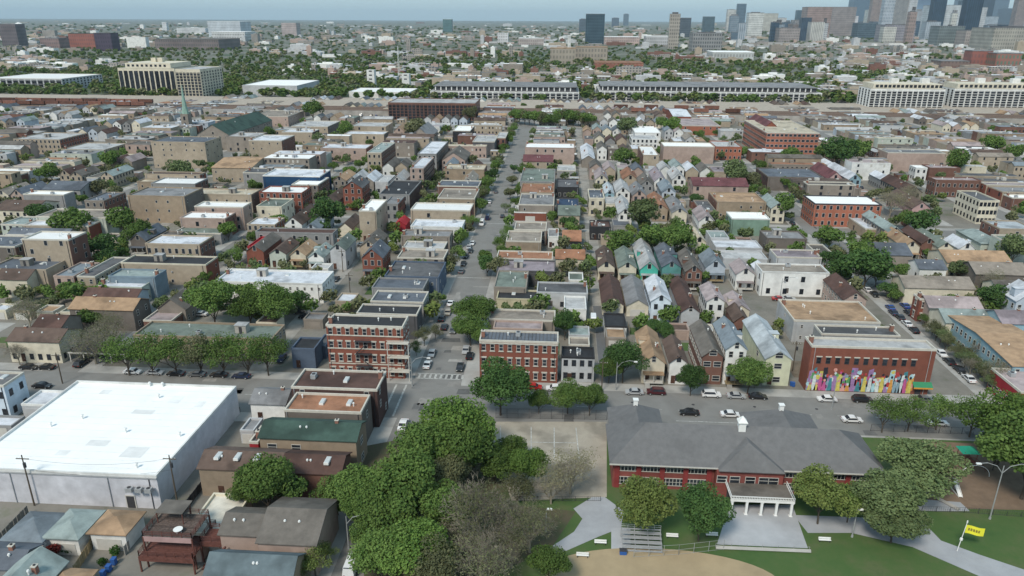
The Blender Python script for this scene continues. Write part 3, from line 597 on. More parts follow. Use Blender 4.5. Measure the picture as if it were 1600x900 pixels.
q = MB(); q.box(-W_ / 2, W_ / 2, -.25, -.07, H_ - .9, H_ - .6); q.build('cornice', stone, rr)
for i in range(20): q = MB(); q.box(-.07, .07, .4, D_ - .4, H_ - .45, H_ - .33); q.build('roof_batten', RM('darkgrey'), rr, loc=(-W_ / 2 + 1 + i * (W_ - 2) / 19, 0, 0))
B(877, 930, 557, 541, 596, 'F', 'black', 'lightgrey', w='r', nwin=4, label='two-storey white brick house with black roof beside the red brick row', lm='white brick house with black roof', cop='dark')
B(888, 922, 538, 526, 3.6, 'F', 'taupe', 'grey'); B(888, 922, 523, 509, 3.6, 'F', 'teal', 'lightgrey')

# ---------------------------------------------------------------- gabled houses right of the alley
G = lambda *a, **k: B(*a[:5], 'G', *a[5:], **k)
G(1003, 1040, 566, 520, 598, 'tan', 'cream', label='cream gabled house with wide tan shingled roof on the cross street', lm='cream house with tan roof')
G(1046, 1075, 566, 532, 600, 'brown', 'white', label='white gabled house with brown roof next to the tan-roofed one')
G(1097, 1131, 556, 510, 600, 'greybrown', 'brownbrick', wk='wide', label='brown brick gabled house with white windows and grey-brown roof', lm='brown brick gabled house')
G(1134, 1168, 545, 506, 600, 'bluegrey', 'white', label='white house with blue-grey gabled roof and front steps', lm='blue-grey gabled house')
G(1196, 1238, 560, 502, 602, 'paleblue', 'yellowgreen', w='s', wk='wide', label='pale yellow-green gabled house with pale blue-grey roof left of the mural block', lm='yellow-green gabled house')
B(947, 979, 527, 511, 3.4, 'F', 'tan', 'taupe'); B(945, 980, 509, 489, 4, 'F', 'black', 'white', label='garage with black flat roof beside the alley', cop='dark', lm='black-roofed alley garage')
G(941, 975, 476, 438, 492, 'redbrown', 'cream', wk='wide', label='cream gabled house with dark red-brown roof directly beside the alley', lm='cream house with red-brown roof')
G(979, 1014, 477, 438, 494, 'grey', 'cream', label='cream gabled house with grey roof, second from the alley', lm='cream house with grey roof')
G(1017, 1049, 470, 438, 505, 'lwhite', 'whiteblue', label='bluish white gabled house with pale roof, third from the alley')
G(1064, 1094, 487, 440, 514, 'redbrown', 'lightgrey', w='s', label='light grey gabled house with long dark red-brown roof', lm='long red-brown gable')
G(1104, 1133, 470, 448, 8, 'pinkgrey', 'white'); G(1143, 1172, 484, 462, 5, 'pinkgrey', 'cream'); G(1146, 1172, 502, 482, 5, 'red' if 0 else 'brown', 'brownbrick')
G(934, 961, 417, 392, 438, 'brown', 'cream', label='cream gabled house with dark brown roof and white bargeboards by the alley', lm='dark brown gable by the alley')
G(966, 995, 418, 392, 440, 'greygreen', 'cream')
G(1000, 1029, 420, 382, 441, 'lightgrey', 'turquoise', label='bright turquoise gabled house with light grey roof', lm='turquoise gabled house')
G(1034, 1065, 417, 387, 441, 'slate', 'teal'); G(1071, 1098, 424, 396, 7, 'greybrown', 'brownbrick'); G(1102, 1134, 417, 399, 440, 'bluegrey', 'paleblue', label='pale blue gabled house with blue-grey roof', lm='pale blue gabled house')
for a in ((1150, 1180, 428, 413, 6, 'pinkgrey', 'white'), (1183, 1203, 425, 413, 6, 'lwhite', 'white'), (945, 960, 303, 289, 7, 'paleblue', 'skyblue'), (962, 985, 300, 286, 7, 'lightgrey', 'white'), (966, 988, 334, 312, 7, 'lightgrey', 'white'),
          (988, 1010, 305, 291, 7, 'grey', 'pinkbeige'), (1020, 1044, 326, 306, 6, 'rust', 'tan'), (1050, 1074, 332, 312, 6, 'grey', 'cream'), (1034, 1056, 300, 284, 7, 'bluegrey', 'paleblue'), (1022, 1042, 283, 268, 8, 'mauve', 'white'),
          (1092, 1117, 345, 329, 6, 'pinkgrey', 'white'), (930, 950, 280, 268, 7, 'pinkgrey', 'cream'), (1050, 1072, 280, 268, 7, 'lightgrey', 'white'), (1082, 1104, 378, 360, 6, 'paletan', 'cream'), (973, 997, 280, 268, 6, 'rust', 'beige')):
    G(*a)
G(909, 930, 249, 229, 262, 'lwhite', 'taupe', label='steep gabled house with pale roof at the head of the alley', w='n', lm='steep pale gable')
B(920, 945, 309, 295, 337, 'F', 'slate', 'cream', w='r', wk='darkf'); B(946, 965, 318, 303, 337, 'F', 'lightgrey', 'cream', w='r', wk='darkf')
B(922, 955, 354, 344, 6, 'F', 'redbrown', 'dark'); B(958, 985, 352, 342, 4, 'F', 'slate', 'grey')
B(1005, 1030, 242, 228, 268, 'F', 'white', 'beige', w='s'); B(1037, 1117, 228, 222, 255, 'F', 'white', 'pinkbeige', w='n', label='broad pinkish beige building with white roof edge and blank wall', lm='broad blank pinkish building')
B(1118, 1160, 229, 220, 250, 'F', 'lightgrey', 'orangebrick', w='r'); B(992, 1033, 207, 197, 10, 'F', 'white', 'white', w='s'); B(987, 1028, 217, 210, 10, 'F', 'lightgrey', 'white', wk='darkf', w='r')
B(1066, 1126, 196, 184, 211, 'F', 'pinkgrey', 'orangebrick', w='s'); B(1052, 1080, 182, 170, 9, 'E', 'lwhite', 'redbrick')
B(1083, 1170, 290, 279, 7, 'E', 'maroon', 'pinkbeige', label='long building with maroon ridged roof turning green at the right end', lm='long maroon roof'); B(1120, 1198, 315, 300, 8, 'F', 'tan', 'tan', w='s')
B(1143, 1204, 341, 331, 368, 'F', 'white', 'green', w='s', wk='wide', cop='white', label='modern grey-green building with white roof and balconies', lm='modern grey-green building')
B(1110, 1140, 371, 360, 5, 'F', 'teal', 'lightgrey'); B(1118, 1192, 386, 374, 4.2, 'F', 'lwhite', 'lightgrey', name='low_building', cat='building', w='n'); B(1130, 1200, 403, 391, 4.6, 'F', 'lightgrey', 'lightgrey', name='low_building', cat='building', w='n')
# ---------------------------------------------------------------- right side
B(1273, 1379, 318, 305, 354, 'F', 'white', 'orangebrick', cop='black', w='r', label='orange brick corner building with white roof and black cornice', lm='orange brick corner building')
B(1387, 1478, 238, 232, 268, 'F', 'grey', 'pinkbeige', w='n', label='windowless pinkish warehouse split by dark pilasters', name='warehouse', cat='warehouse', lm='pinkish panelled warehouse')
B(1366, 1386, 238, 230, 262, 'F', 'lightgrey', 'darkbrick', w='r')
B(1200, 1288, 276, 262, 8, 'F', 'slate', 'greybrown'); G(1293, 1318, 279, 263, 7, 'maroon', 'pink'); G(1306, 1324, 268, 253, 7, 'lwhite', 'white'); G(1326, 1346, 280, 262, 7, 'lwhite', 'skyblue')
B(1352, 1382, 357, 331, 374, 'F', 'lwhite', 'tan'); G(1388, 1410, 362, 336, 7, 'teal', 'taupe')
B(1375, 1426, 398, 381, 424, 'E', 'slate', 'taupe', w='s', label='taupe house with slate roof behind the large trees on the right', lm='taupe house with slate roof')
B(1531, 1563, 313, 298, 350, 'F', 'darkgrey', 'cream', w='r', wk='darkf', nwin=5, label='tall cream-fronted flats with dark roof on the right', lm='tall cream-fronted flats')
B(1462, 1534, 281, 276, 308, 'F', 'pinkgrey', 'brownbrick', w='r'); B(1453, 1502, 262, 257, 8, 'F', 'pinkgrey', 'brownbrick'); B(1431, 1450, 262, 258, 8, 'F', 'white', 'white')
for a in ((1415, 1441, 300, 281, 7, 'redbrown', 'taupe'), (1425, 1454, 325, 305, 6, 'brown', 'pink'), (1412, 1438, 385, 364, 6, 'tan', 'cream'), (1440, 1463, 380, 360, 6, 'redbrown', 'brownbrick'), (1466, 1490, 386, 362, 6, 'greygreen', 'cream'), (1498, 1524, 388, 375, 6, 'lwhite', 'white'), (1395, 1415, 290, 272, 6, 'lwhite', 'grey')):
    G(*a)
B(1533, 1570, 380, 360, 5, 'H', 'teal', 'palegreen'); B(1562, 1620, 357, 344, 8, 'F', 'paleblue', 'beige'); B(1480, 1583, 410, 392, 6, 'E', 'tan', 'cream', w='s'); B(1437, 1480, 420, 408, 5, 'E', 'slate', 'white')
B(1414, 1524, 449, 433, 6, 'E', 'taupe', 'cream', w='n', label='long cream building with taupe ridged roof by the right-hand street', lm='long cream building'); B(1525, 1610, 428, 412, 6, 'E', 'taupe', 'greybrown'); B(1560, 1640, 455, 440, 6, 'E', 'greybrown', 'cream')
B(1190, 1297, 424, 411, 462, 'F', 'taupe', 'white', w='s', wk='darkf', cop='white', label='large plain white building with taupe roof behind the parking lot', lm='large plain white building')
B(1213, 1285, 401, 389, 6, 'F', 'mauve', 'lightgrey'); B(1198, 1262, 372, 360, 6, 'F', 'grey', 'greybrown')
B(1240, 1377, 500, 468, 7, 'F', 'tan', 'lightgrey', cop='stone', w='s', wk='small', label='building with broad tan flat roof behind the mural block', lm='broad tan roof')
B(1283, 1408, 521, 507, 8, 'F', 'darkgrey', 'grey', w='n')
mu = B(1268, 1465, 540, 526, 611, 'F', 'lightgrey', 'redbrick', w='n', cop='stone', label='red brick corner block with a colourful mural along its ground floor', name='mural_building', lm='mural block')
W_, D_, H_ = DIM[mu.name]
fm, pm, ww_, wh2 = WINS['darkf']
for i in range(11):
    f_ = put('window', fm, mu, (-W_ / 2 + 2.2 + i * (W_ - 6) / 10.5, 0, H_ * .62)); put('pane', pm, f_)
for i in range(11): q = MB(); q.box(-.75, .75, -.16, -.01, 0, .28); q.build('lintel', stone, mu, loc=(-W_ / 2 + 2.2 + i * (W_ - 6) / 10.5, 0, H_ * .62 + 1.8))
cols = [(.42, .06, .06), (.55, .27, .07), (.55, .48, .12), (.06, .22, .26), (.22, .32, .38), (.55, .60, .60), (.45, .10, .25), (.10, .30, .12), (.03, .03, .04), (.35, .55, .60), (.60, .30, .25), (.30, .18, .35)]
mm_ = [mat('mural_paint_%s' % n_, c, .7, 1.5, .25) for n_, c in zip('red orange yellow teal blue white crimson green black aqua salmon violet'.split(), cols)]
q = MB(); R = random.Random(5); mh = H_ * .56; x = -W_ / 2 + .1
q.poly([(-W_ / 2 + .05, -.06, .3), (W_ / 2 - 4.4, -.06, .3), (W_ / 2 - 4.4, -.06, mh * .62), (-W_ / 2 + .05, -.06, mh * .5)], 4)
while x < W_ / 2 - 5.6:
    ww_ = R.uniform(.8, 2.2); a = R.randrange(12)
    z0 = R.uniform(.3, 2); z1 = R.uniform(mh * .6, mh - .05)
    q.poly([(x, -.08, z0), (x + ww_, -.08, z0 + R.uniform(-.1, .3)), (x + ww_ * R.uniform(.7, 1), -.08, z1), (x + ww_ * R.uniform(0, .3), -.08, z1 - R.uniform(0, .6))], a)
    for k in range(3):
        cxx = x + R.uniform(.2, ww_); cz = R.uniform(.9, mh - .9); rr_ = R.uniform(.25, .7)
        q.poly([(cxx + rr_ * math.cos(t_ * .785) * R.uniform(.6, 1.1), -.09 - .004 * k, cz + rr_ * math.sin(t_ * .785) * R.uniform(.8, 1.3)) for t_ in range(8)], R.randrange(12))
    # a standing painted figure: robe and head
    cxx = x + ww_ / 2; hgt = R.uniform(2.4, mh * .92); ci = R.randrange(12)
    q.poly([(cxx - .6, -.105, .35), (cxx + .6, -.105, .35), (cxx + .3, -.105, hgt * .75), (cxx - .3, -.105, hgt * .75)], ci)
    q.poly([(cxx + .32 * math.cos(t_ * .785), -.107, hgt * .86 + .4 * math.sin(t_ * .785)) for t_ in range(8)], R.choice([10, 0, 5, 8]))
    x += ww_ * .75
q.build('mural', mm_, mu)
q = MB(); q.poly([(W_ / 2 - 4.3, -1.4, 2.7), (W_ / 2 + .4, -1.4, 2.7), (W_ / 2 + .4, -.07, 3.7), (W_ / 2 - 4.3, -.07, 3.7)], 0); q.box(W_ / 2 - 4.3, W_ / 2 + .4, -1.42, -1.36, 2.3, 2.7, 1)
q.build('awning', [mat('green_awning', (.04, .22, .11), .8, 1, .1), mat('orange_awning', (.65, .30, .05), .8, 1, .1)], mu)
q = MB(); q.box(-.7, .7, -.1, 0, 0, 2.2); q.build('door', trimd, mu, loc=(W_ / 2 - 2.5, 0, .12))
B(1437, 1453, 467, 461, 503, 'F', 'lightgrey', 'redbrick', w='r', wk='lint', label='narrow red brick house with white quoins on the right-hand street', lm='narrow red brick house')
B(1452, 1536, 480, 464, 6.5, 'E', 'pinkgrey', 'pinkbeige'); B(1478, 1563, 504, 484, 6, 'E', 'teal', 'cream', w='s'); B(1566, 1640, 505, 486, 8, 'E', 'mauve', 'skyblue'); B(1588, 1640, 470, 455, 8, 'G', 'lwhite', 'paleblue')
B(1582, 1670, 572, 492, 7, 'E', 'tan', 'skyblue', w='r', rise=1.4, label='long house with sky blue side wall and tan roof down the right-hand street', lm='sky blue long house')
B(1594, 1690, 612, 576, 6, 'F', 'pinkgrey', 'red', w='r', wk='wide', label='red-fronted corner shop at the right edge', lm='red-fronted corner shop')
B(1198, 1281, 207, 188, 248, 'F', 'paletan', 'orangebrick', w='r', wk='wide', cop='stone', label='large orange-red brick mill building with pale tan roof', lm='large red brick mill'); B(1186, 1222, 205, 192, 14, 'G', 'maroon', 'redbrick')

# ---------------------------------------------------------------- school (field house) and its porch
sb = B(955, 1384, 722, 664, 6.6, 'H', 'grey', 'red', w='n', extras=False, rise=5.2, label='long low red brick park building with huge grey hipped roof', name='park_field_house', cat='public building', lm='red park building')
W_, D_, H_ = DIM[sb.name]; sx = sb.location.x
for r_ in sb.children:
    if r_.name.startswith('wall'):
        r_.data.materials[0] = mat('painted_red_brick', (.225, .07, .06), .8, .8, .18, stain=.2)
        for v in r_.data.vertices:
            v.co.x *= .985
            v.co.y = max(.9, v.co.y)
    if r_.name.startswith('roof'): r_.data.materials[0] = mat('grey_shingles', (.145, .144, .146), .85, .8, .12, stain=.1)
lx = lambda px: x_on(px, sb.location.y, 5, 0) - sx
q = MB(); q.box(-W_ / 2 - .5, W_ / 2 + .5, -.62, -.5, H_ - .3, H_ - .02); q.build('gutter', trimw, sb)
gf = MB(); gf.box(-2.2, 2.2, -.12, 0, 0, .12); gf.box(-2.2, 2.2, -.12, 0, 1.9, 2.02)
for i in range(7): gf.box(-2.2 + i * .71, -2.1 + i * .71, -.12, 0, .12, 1.9)
gf.box(-2.2, 2.2, -.1, -.02, .95, 1.02); GF = gf.mesh('window_frame', [trimw]); gp = MB(); gp.poly([(-2.1, -.04, .1), (2.1, -.04, .1), (2.1, -.04, 1.9), (-2.1, -.04, 1.9)]); GP = gp.mesh('window_pane', glass)
for px in (982, 1017, 1054, 1092, 1241, 1276, 1311, 1346):
    f_ = put('window', GF, sb, (lx(px), .9, H_ - 2.5)); put('pane', GP, f_)
    f_ = put('window', GF, sb, (lx(px), .9, 1.0), scale=(1, 1, .9)); put('pane', GP, f_)
for px in (965, 999, 1036, 1073, 1110, 1224, 1259, 1293, 1328, 1368): q = MB(); q.box(-.5, .5, -.22, 0, 0, H_ - .35); q.build('pilaster', mat('pilaster_brick', (.22, .04, .04), .85, .8, .2), sb, loc=(lx(px), .9, 0))
q = MB(); q.box(lx(1118), lx(1222), -.9, .9, 0, H_ - .35); q.build('entrance_bay', MATS['painted_red_brick'], sb)
for px in (1127, 1147, 1171, 1192, 1207): f_ = put('window', WINS['wide'][0], sb, (lx(px), -.9, H_ - 3.1)); put('pane', WINS['wide'][1], f_)
q = MB(); a, b = lx(1120), lx(1222); m_ = (a + b) / 2; yb = D_ * .38
q.poly([(a, -1.6, H_ + .02), (b, -1.6, H_ + .02), (m_, yb * .55, H_ + 3.9)]); q.poly([(b, -1.6, H_ + .02), (b, yb, H_ + .02), (m_, yb, H_ + 3.9), (m_, yb * .55, H_ + 3.9)]); q.poly([(a, yb, H_ + .02), (a, -1.6, H_ + .02), (m_, yb * .55, H_ + 3.9), (m_, yb, H_ + 3.9)]); q.poly([(a, -1.6, H_ - .15), (b, -1.6, H_ - .15), (b, -1.6, H_ + .02), (a, -1.6, H_ + .02)])
q.poly([(a, yb, H_ - .15), (b, yb, H_ - .15), (b, -1.6, H_ - .15), (a, -1.6, H_ - .15)])
q.build('bay_roof', MATS['grey_shingles'], sb)
q = MB(); q.box(-.7, .7, -.7, .7, -1, 1.4); q.box(-.95, .95, -.95, .95, 1.4, 1.6)
q.poly([(-.95, -.95, 1.6), (.95, -.95, 1.6), (0, 0, 2.8)]); q.poly([(.95, -.95, 1.6), (.95, .95, 1.6), (0, 0, 2.8)]); q.poly([(.95, .95, 1.6), (-.95, .95, 1.6), (0, 0, 2.8)]); q.poly([(-.95, .95, 1.6), (-.95, -.95, 1.6), (0, 0, 2.8)])
q.build('cupola', lampw, sb, loc=(lx(1165), D_ * .47, H_ + 5.0))
for (pa, pb, vx) in ((957, 1050, 1006), (1192, 1318, 1272)):
    ya, yb2 = D_ * .55, at(1000, 633, 7.5).y - sb.location.y; xa, xb_ = lx(pa) * 1.0, lx(pb) * 1.0; xm_ = (xa + xb_) / 2; z0 = H_ + .03; z1 = H_ + 3.4
    q = MB(); q.box(xa + .6, xb_ - .6, D_ + .3, yb2 - .6, 0, H_ - .2, 0); q.build('wing_wall', MATS['painted_red_brick'], sb)
    q = MB(); q.poly([(xa, ya, z0), (xa, yb2, z0), (xm_, yb2 - 4, z1), (xm_, ya, z1)][::-1]); q.poly([(xb_, yb2, z0), (xb_, ya, z0), (xm_, ya, z1), (xm_, yb2 - 4, z1)][::-1]); q.poly([(xa, yb2, z0), (xb_, yb2, z0), (xm_, yb2 - 4, z1)][::-1]); q.poly([(xa, yb2, z0 - .2), (xb_, yb2, z0 - .2), (xb_, yb2, z0), (xa, yb2, z0)][::-1]); q.poly([(xa, ya, z0 - .2), (xa, yb2, z0 - .2), (xa, yb2, z0), (xa, ya, z0)][::-1]); q.poly([(xb_, yb2, z0 - .2), (xb_, ya, z0 - .2), (xb_, ya, z0), (xb_, yb2, z0)][::-1])
    q.build('wing_roof', MATS['grey_shingles'], sb); q = MB(); q.box(-.45, .45, -.45, .45, -.6, 1.1); q.box(-.6, .6, -.6, .6, 1.1, 1.25); q.build('roof_ventilator', lampw, sb, loc=(xm_, (ya + yb2) / 2 + 3, z1))
pf = MB(); a, b = lx(1133), lx(1228); pf.box(a, b, -6.4, -.92, 3.3, 3.6); pf.build('porch_roof', RM('greybrown'), sb)
q = MB(); q.box(a - .1, b + .1, -6.55, -6.42, 3.2, 3.62); q.box(a - .1, b + .1, -6.55, -6.43, 4.3, 4.42); q.box(a - .1, b + .1, -6.55, -6.43, 3.75, 3.85)
for i in range(40): x = a + (b - a) * i / 39; q.box(x - .05, x + .05, -6.53, -6.45, 3.85, 4.3)
q.build('balustrade', lampw, sb)
for s in (a, b): q = MB(); q.box(s - .06, s + .06, -6.4, -.92, 4.3, 4.42); q.box(s - .06, s + .06, -6.4, -.92, 3.61, 3.8); q.build('side_rail', lampw, sb)
for i in range(5):
    x = a + .3 + (b - a - .6) * i / 4; q = MB(); q.box(-.22, .22, -.22, .22, 0, 3.2); q.box(-.32, .32, -.32, .32, 0, .3); q.box(-.3, .3, -.3, .3, 3.0, 3.19); q.build('column', lampw, sb, loc=(x, -6.2, 0))
q = MB(); q.box(a + .5, b - .5, -1.1, -.91, 0, 3.1); q.build('porch_shadow_wall', trimd, sb).name = 'porch_shade_panel'  # dark panel standing in for the shade under the porch roof

# ---------------------------------------------------------------- carport, decks, sheds
o0 = at(110, 566); ct = thing('carport', 'low open carport with dark flat roof near the left corner house', 'carport', (o0.x, o0.y, 0), lm='dark carport')
q = MB(); q.box(0, 16, 0, 5.5, 2.8, 3.05); q.box(-.1, 16.1, -.1, 0, 2.75, 3.1, 1); q.build('roof', [RM('black'), trimw], ct)
for i in range(5): q = MB(); q.box(-.12, .12, -.12, .12, 0, 2.8); q.build('post', trimw, ct, loc=(.2 + i * 3.9, .2, 0))
q = MB(); q.box(0, 16, 5.3, 5.5, 0, 2.79); q.build('back_wall', WM('grey'), ct); occ_mark(o0.x, o0.x + 16, o0.y, o0.y + 5)
dk = at(222, 893); dt = thing('wooden_deck', 'tall red-brown wooden porch decks with a dark canopy on the top level', 'deck', (dk.x, dk.y, 0), lm='red-brown decks')
pm_ = pxm(dk.y, 4)
def rail(L_, ax):
    q = MB()
    for z in (.45, .75, 1.05): q.box(0, L_, -.04, .04, z - .06, z) if ax == 'x' else q.box(-.04, .04, 0, L_, z - .06, z)
    n = max(2, int(L_ / 1.5))
    for i in range(n + 1):
        t_ = L_ * i / n; q.box(t_ - .05, t_ + .05, -.05, .05, 0, 1.1) if ax == 'x' else q.box(-.05, .05, t_ - .05, t_ + .05, 0, 1.1)
    return q
for (x0, x1, y0, y1, z) in ((0, 9.5, 0, 9, 3.2), (.6, 9.2, 1.2, 7.7, 6.4), (9.6, 15.5, 3.0, 6.5, 4.4)):
    for k in range(int((y1 - y0) / .5)):
        q = MB(); q.box(0, x1 - x0, 0, .44, 0, .12); q.build('deck_board', mat('worn_boards', (.10, .075, .065), .9, 2.5, .45, rnd=.3) if z > 6 else woodm, dt, loc=(x0, y0 + k * .5, z))
    for (px_, py_) in ((x0, y0), (x1, y0), (x0, y1), (x1, y1)): q = MB(); q.box(-.12, .12, -.12, .12, 0, z); q.build('post', woodm, dt, loc=(px_, py_, 0))
    rail(x1 - x0, 'x').build('railing', woodm, dt, loc=(x0, y0, z + .12)); rail(x1 - x0, 'x').build('railing', woodm, dt, loc=(x0, y1, z + .12))
    rail(y1 - y0, 'y').build('railing', woodm, dt, loc=(x0, y0, z + .12)); rail(y1 - y0, 'y').build('railing', woodm, dt, loc=(x1, y0, z + .12))
    q = MB(); q.box(x0, x1, y0 - .1, y0 - .02, z - .9, z + .1); q.build('fascia', WM('pink') if z == 6.4 else woodm, dt)
q = MB(); q.box(1.2, 6.2, 4.6, 8.4, 8.7, 8.82); q.build('canopy', RM('greybrown'), dt)
for (x, y) in ((1.4, 4.8), (6.0, 4.8), (1.4, 7.6), (6.0, 7.6)): q = MB(); q.box(-.07, .07, -.07, .07, 6.5, 8.7); q.build('canopy_post', woodm, dt, loc=(x, y, 0))
q = MB(); q.prism((10, 2, 0), (14.5, 2, 4.4), .2, .2, 4); q.prism((10, 1.2, 0), (14.5, 1.2, 4.4), .1, .1, 4)
for i in range(14): q.box(10 + i * .32, 10.33 + i * .32, 1.1, 2.1, i * .31, i * .31 + .06)
q.build('stair', woodm, dt)
occ_mark(dk.x, dk.x + 18, dk.y, dk.y + 11)
q = MB(); q.box(0, 9, 0, 4, 0, 3); ob = q.build('wall', WM('pinkbeige'), dt, loc=(.3, 3, 0))
def plastic_table(px, py, z):
    p_ = at(px, py, z); t = thing('garden_table', None, 'table', (p_.x, p_.y, z), desc='round white patio table'); q = MB(); q.prism((0, 0, .68), (0, 0, .74), .8, .8, 14); q.build('table_top', lampw, t)
    for a_ in range(4): q = MB(); q.prism((.5 * math.cos(a_ * 1.57), .5 * math.sin(a_ * 1.57), 0), (.4 * math.cos(a_ * 1.57), .4 * math.sin(a_ * 1.57), .68), .04, .04, 5); q.build('leg', lampw, t)
plastic_table(279, 832, 6.52)
# wheelie bins
bq = MB(); bq.box(-.28, .28, -.32, .32, .1, .95); bq.box(-.31, .31, -.36, .34, .95, 1.05, 1); bq.prism((-.25, .3, .12), (.25, .3, .12), .12, .12, 8, 2)
BLUE = mat('blue_plastic', (.03, .10, .32), .5, 1, .1)
BODY = MB(); BODY.box(-.28, .28, -.32, .32, .1, .95); BODYM = BODY.mesh('bin_body', BLUE); LID = MB(); LID.box(-.31, .31, -.36, .34, .95, 1.05); LIDM = LID.mesh('bin_lid', BLUE); WHL = MB(); WHL.prism((-.25, .36, .12), (.25, .36, .12), .12, .12, 8); WHLM = WHL.mesh('bin_wheel', black)
for (px, py, s) in ((171, 893, 1.3), (179, 882, 1.3), (162, 901, 1.2), (1239, 604, 1.2), (1236, 603, 1.1)):
    p_ = at(px, py); t = thing('wheelie_bin', None, 'bin', (p_.x, p_.y, .02), desc='blue wheelie bin', group='blue wheelie bins'); t.scale = (s, s, s)
    put('bin_body', BODYM, t); put('lid', LIDM, t); put('wheel', WHLM, t)
dq = MB(); dq.box(-1.5, 1.5, -.9, .9, .1, 1.3); DUM = dq.mesh('container_body', mat('dumpster_paint', (.05, .06, .06), .6, 1, .3)); dq = MB(); dq.poly([(-1.5, -.95, 1.31), (1.5, -.95, 1.31), (1.5, .95, 1.55), (-1.5, .95, 1.55)]); dq.box(-1.5, 1.5, .85, .95, 1.31, 1.54); DLM = dq.mesh('container_lid', trimd)
for (px, py) in ((352, 666), (359, 657), (366, 648)):
    p_ = at(px, py); t = thing('dumpster', None, 'dumpster', (p_.x, p_.y, .02), math.pi / 2, desc='dark dumpster beside the warehouse wall', group='dumpsters along the warehouse'); put('container_body', DUM, t); put('lid', DLM, t)
# board fences
bd = MB(); bd.box(0, .95, -.03, .03, .05, 1.9); 
def bfence(pts, label, m_, lm=None, hgt=1.0):
    p0 = pts[0]; t = thing('board_fence', label, 'fence', (p0[0], p0[1], 0), lm=lm); me = bd.mesh('fence_board', m_); pq = MB(); pq.box(-.08, .08, -.08, .08, 0, 2.05); pme = pq.mesh('fence_post', m_)
    for (a, b) in zip(pts, pts[1:]):
        d = Vector((b[0] - a[0], b[1] - a[1])); n = max(1, int(d.length / 1.0)); an = math.atan2(d.y, d.x)
        for i in range(n):
            put('fence_board', me, t, (a[0] - p0[0] + d.x * i / n, a[1] - p0[1] + d.y * i / n, 0), an, scale=(1, 1, hgt))
            if i % 3 == 0: put('post', pme, t, (a[0] - p0[0] + d.x * i / n, a[1] - p0[1] + d.y * i / n, 0), an, scale=(1, 1, hgt))
    return t
g_ = lambda *pp: [tuple(at(x, y)[:2]) for x, y in pp]
bfence(g_((118, 898), (147, 852)), 'tan board fence between the middle and right garages', woodt, lm='tan board fence')
bfence(g_((0, 850), (46, 802)), 'grey board fence running up to the warehouse alley', mat('grey_timber', (.14, .14, .13), .9, 1.5, .25))
bfence(g_((196, 868), (222, 830)), 'pale grey board fence beside the tan hipped garage', mat('pale_timber', (.30, .29, .27), .9, 1.5, .25))
bfence(g_((60, 870), (72, 845)), 'short pale fence between blue-grey and teal garages', MATS['pale_timber'])
bfence(g_((262, 835), (318, 762)), 'dark board fence along the warehouse side alley', mat('dark_timber', (.04, .04, .045), .9, 1.5, .25), lm='dark board fence')

# ---------------------------------------------------------------- park
park = g_((775, 664), (1800, 700), (1800, 1150), (540, 1150), (600, 760), (640, 690))
sheet('lawn', park, .17, grass)
occ_mark(-60, 200, 30, YE0)
sheet('ball_court', g_((775, 660), (948, 660), (948, 778), (800, 784), (768, 700)), .20, mat('court_surface', (.36, .325, .27), .9, .3, .14, stain=.3))
q = MB()
for a, b in (((782, 665), (782, 720)), ((830, 667), (830, 716)), ((782, 690), (900, 692)), ((866, 668), (866, 718)), ((900, 668), (905, 718))):
    A, B_ = at(*a, .21), at(*b, .21); d = (B_ - A).normalized() * .0; n_ = Vector((-(B_ - A).y, (B_ - A).x, 0)).normalized() * .12
    z_ = Vector((0, 0, .006)); q.poly([A - n_ + z_, B_ - n_ + z_, B_ + n_ + z_, A + n_ + z_])
q.build('court_marking', paint, kind='structure')
sheet('path', g_((945, 778), (975, 800), (970, 826), (935, 840), (862, 872), (858, 858), (897, 832), (910, 812), (896, 796), (925, 778)), .205, mat('path_concrete', (.34, .35, .37), .9, .3, .1))
sheet('plaza', g_((1140, 790), (1238, 790), (1262, 858), (1120, 852)), .206, mat('plaza_concrete', (.40, .41, .43), .9, .3, .1, stain=.08))
sheet('path', g_((1405, 812), (1440, 815), (1470, 846), (1530, 868), (1640, 905), (1640, 960), (1560, 915), (1480, 880), (1425, 856)), .207, MATS['path_concrete'])
sheet('path', g_((1240, 806), (1405, 812), (1425, 856), (1330, 834), (1262, 834)), .2, MATS['path_concrete'])
sheet('path', g_((955, 826), (985, 826), (985, 866), (955, 868)), .208, MATS['plaza_concrete'])
c_ = at(1035, 905); sheet('infield', [(c_.x + 20 * math.cos(a) * (1 if math.cos(a) > 0 else 1), c_.y + 7.6 * math.sin(a) + (-4 if math.sin(a) < 0 else 0)) for a in [i * math.tau / 40 for i in range(40)]], .209, dirt)
sheet('playground_surface', g_((1440, 690), (1640, 700), (1680, 800), (1450, 795)), .21, mulch)
sheet('playground_path', g_((1420, 780), (1500, 786), (1515, 800), (1430, 800)), .214, MATS['path_concrete'])
# dry bare earth under the trees, mottled brown and green
sheet('bare_earth', g_((560, 700), (770, 660), (800, 790), (900, 800), (860, 860), (700, 930), (570, 930)), .185, mixmat('mottled_earth', [(.05, .07, .03), (.10, .085, .055), (.06, .09, .035)], .15))
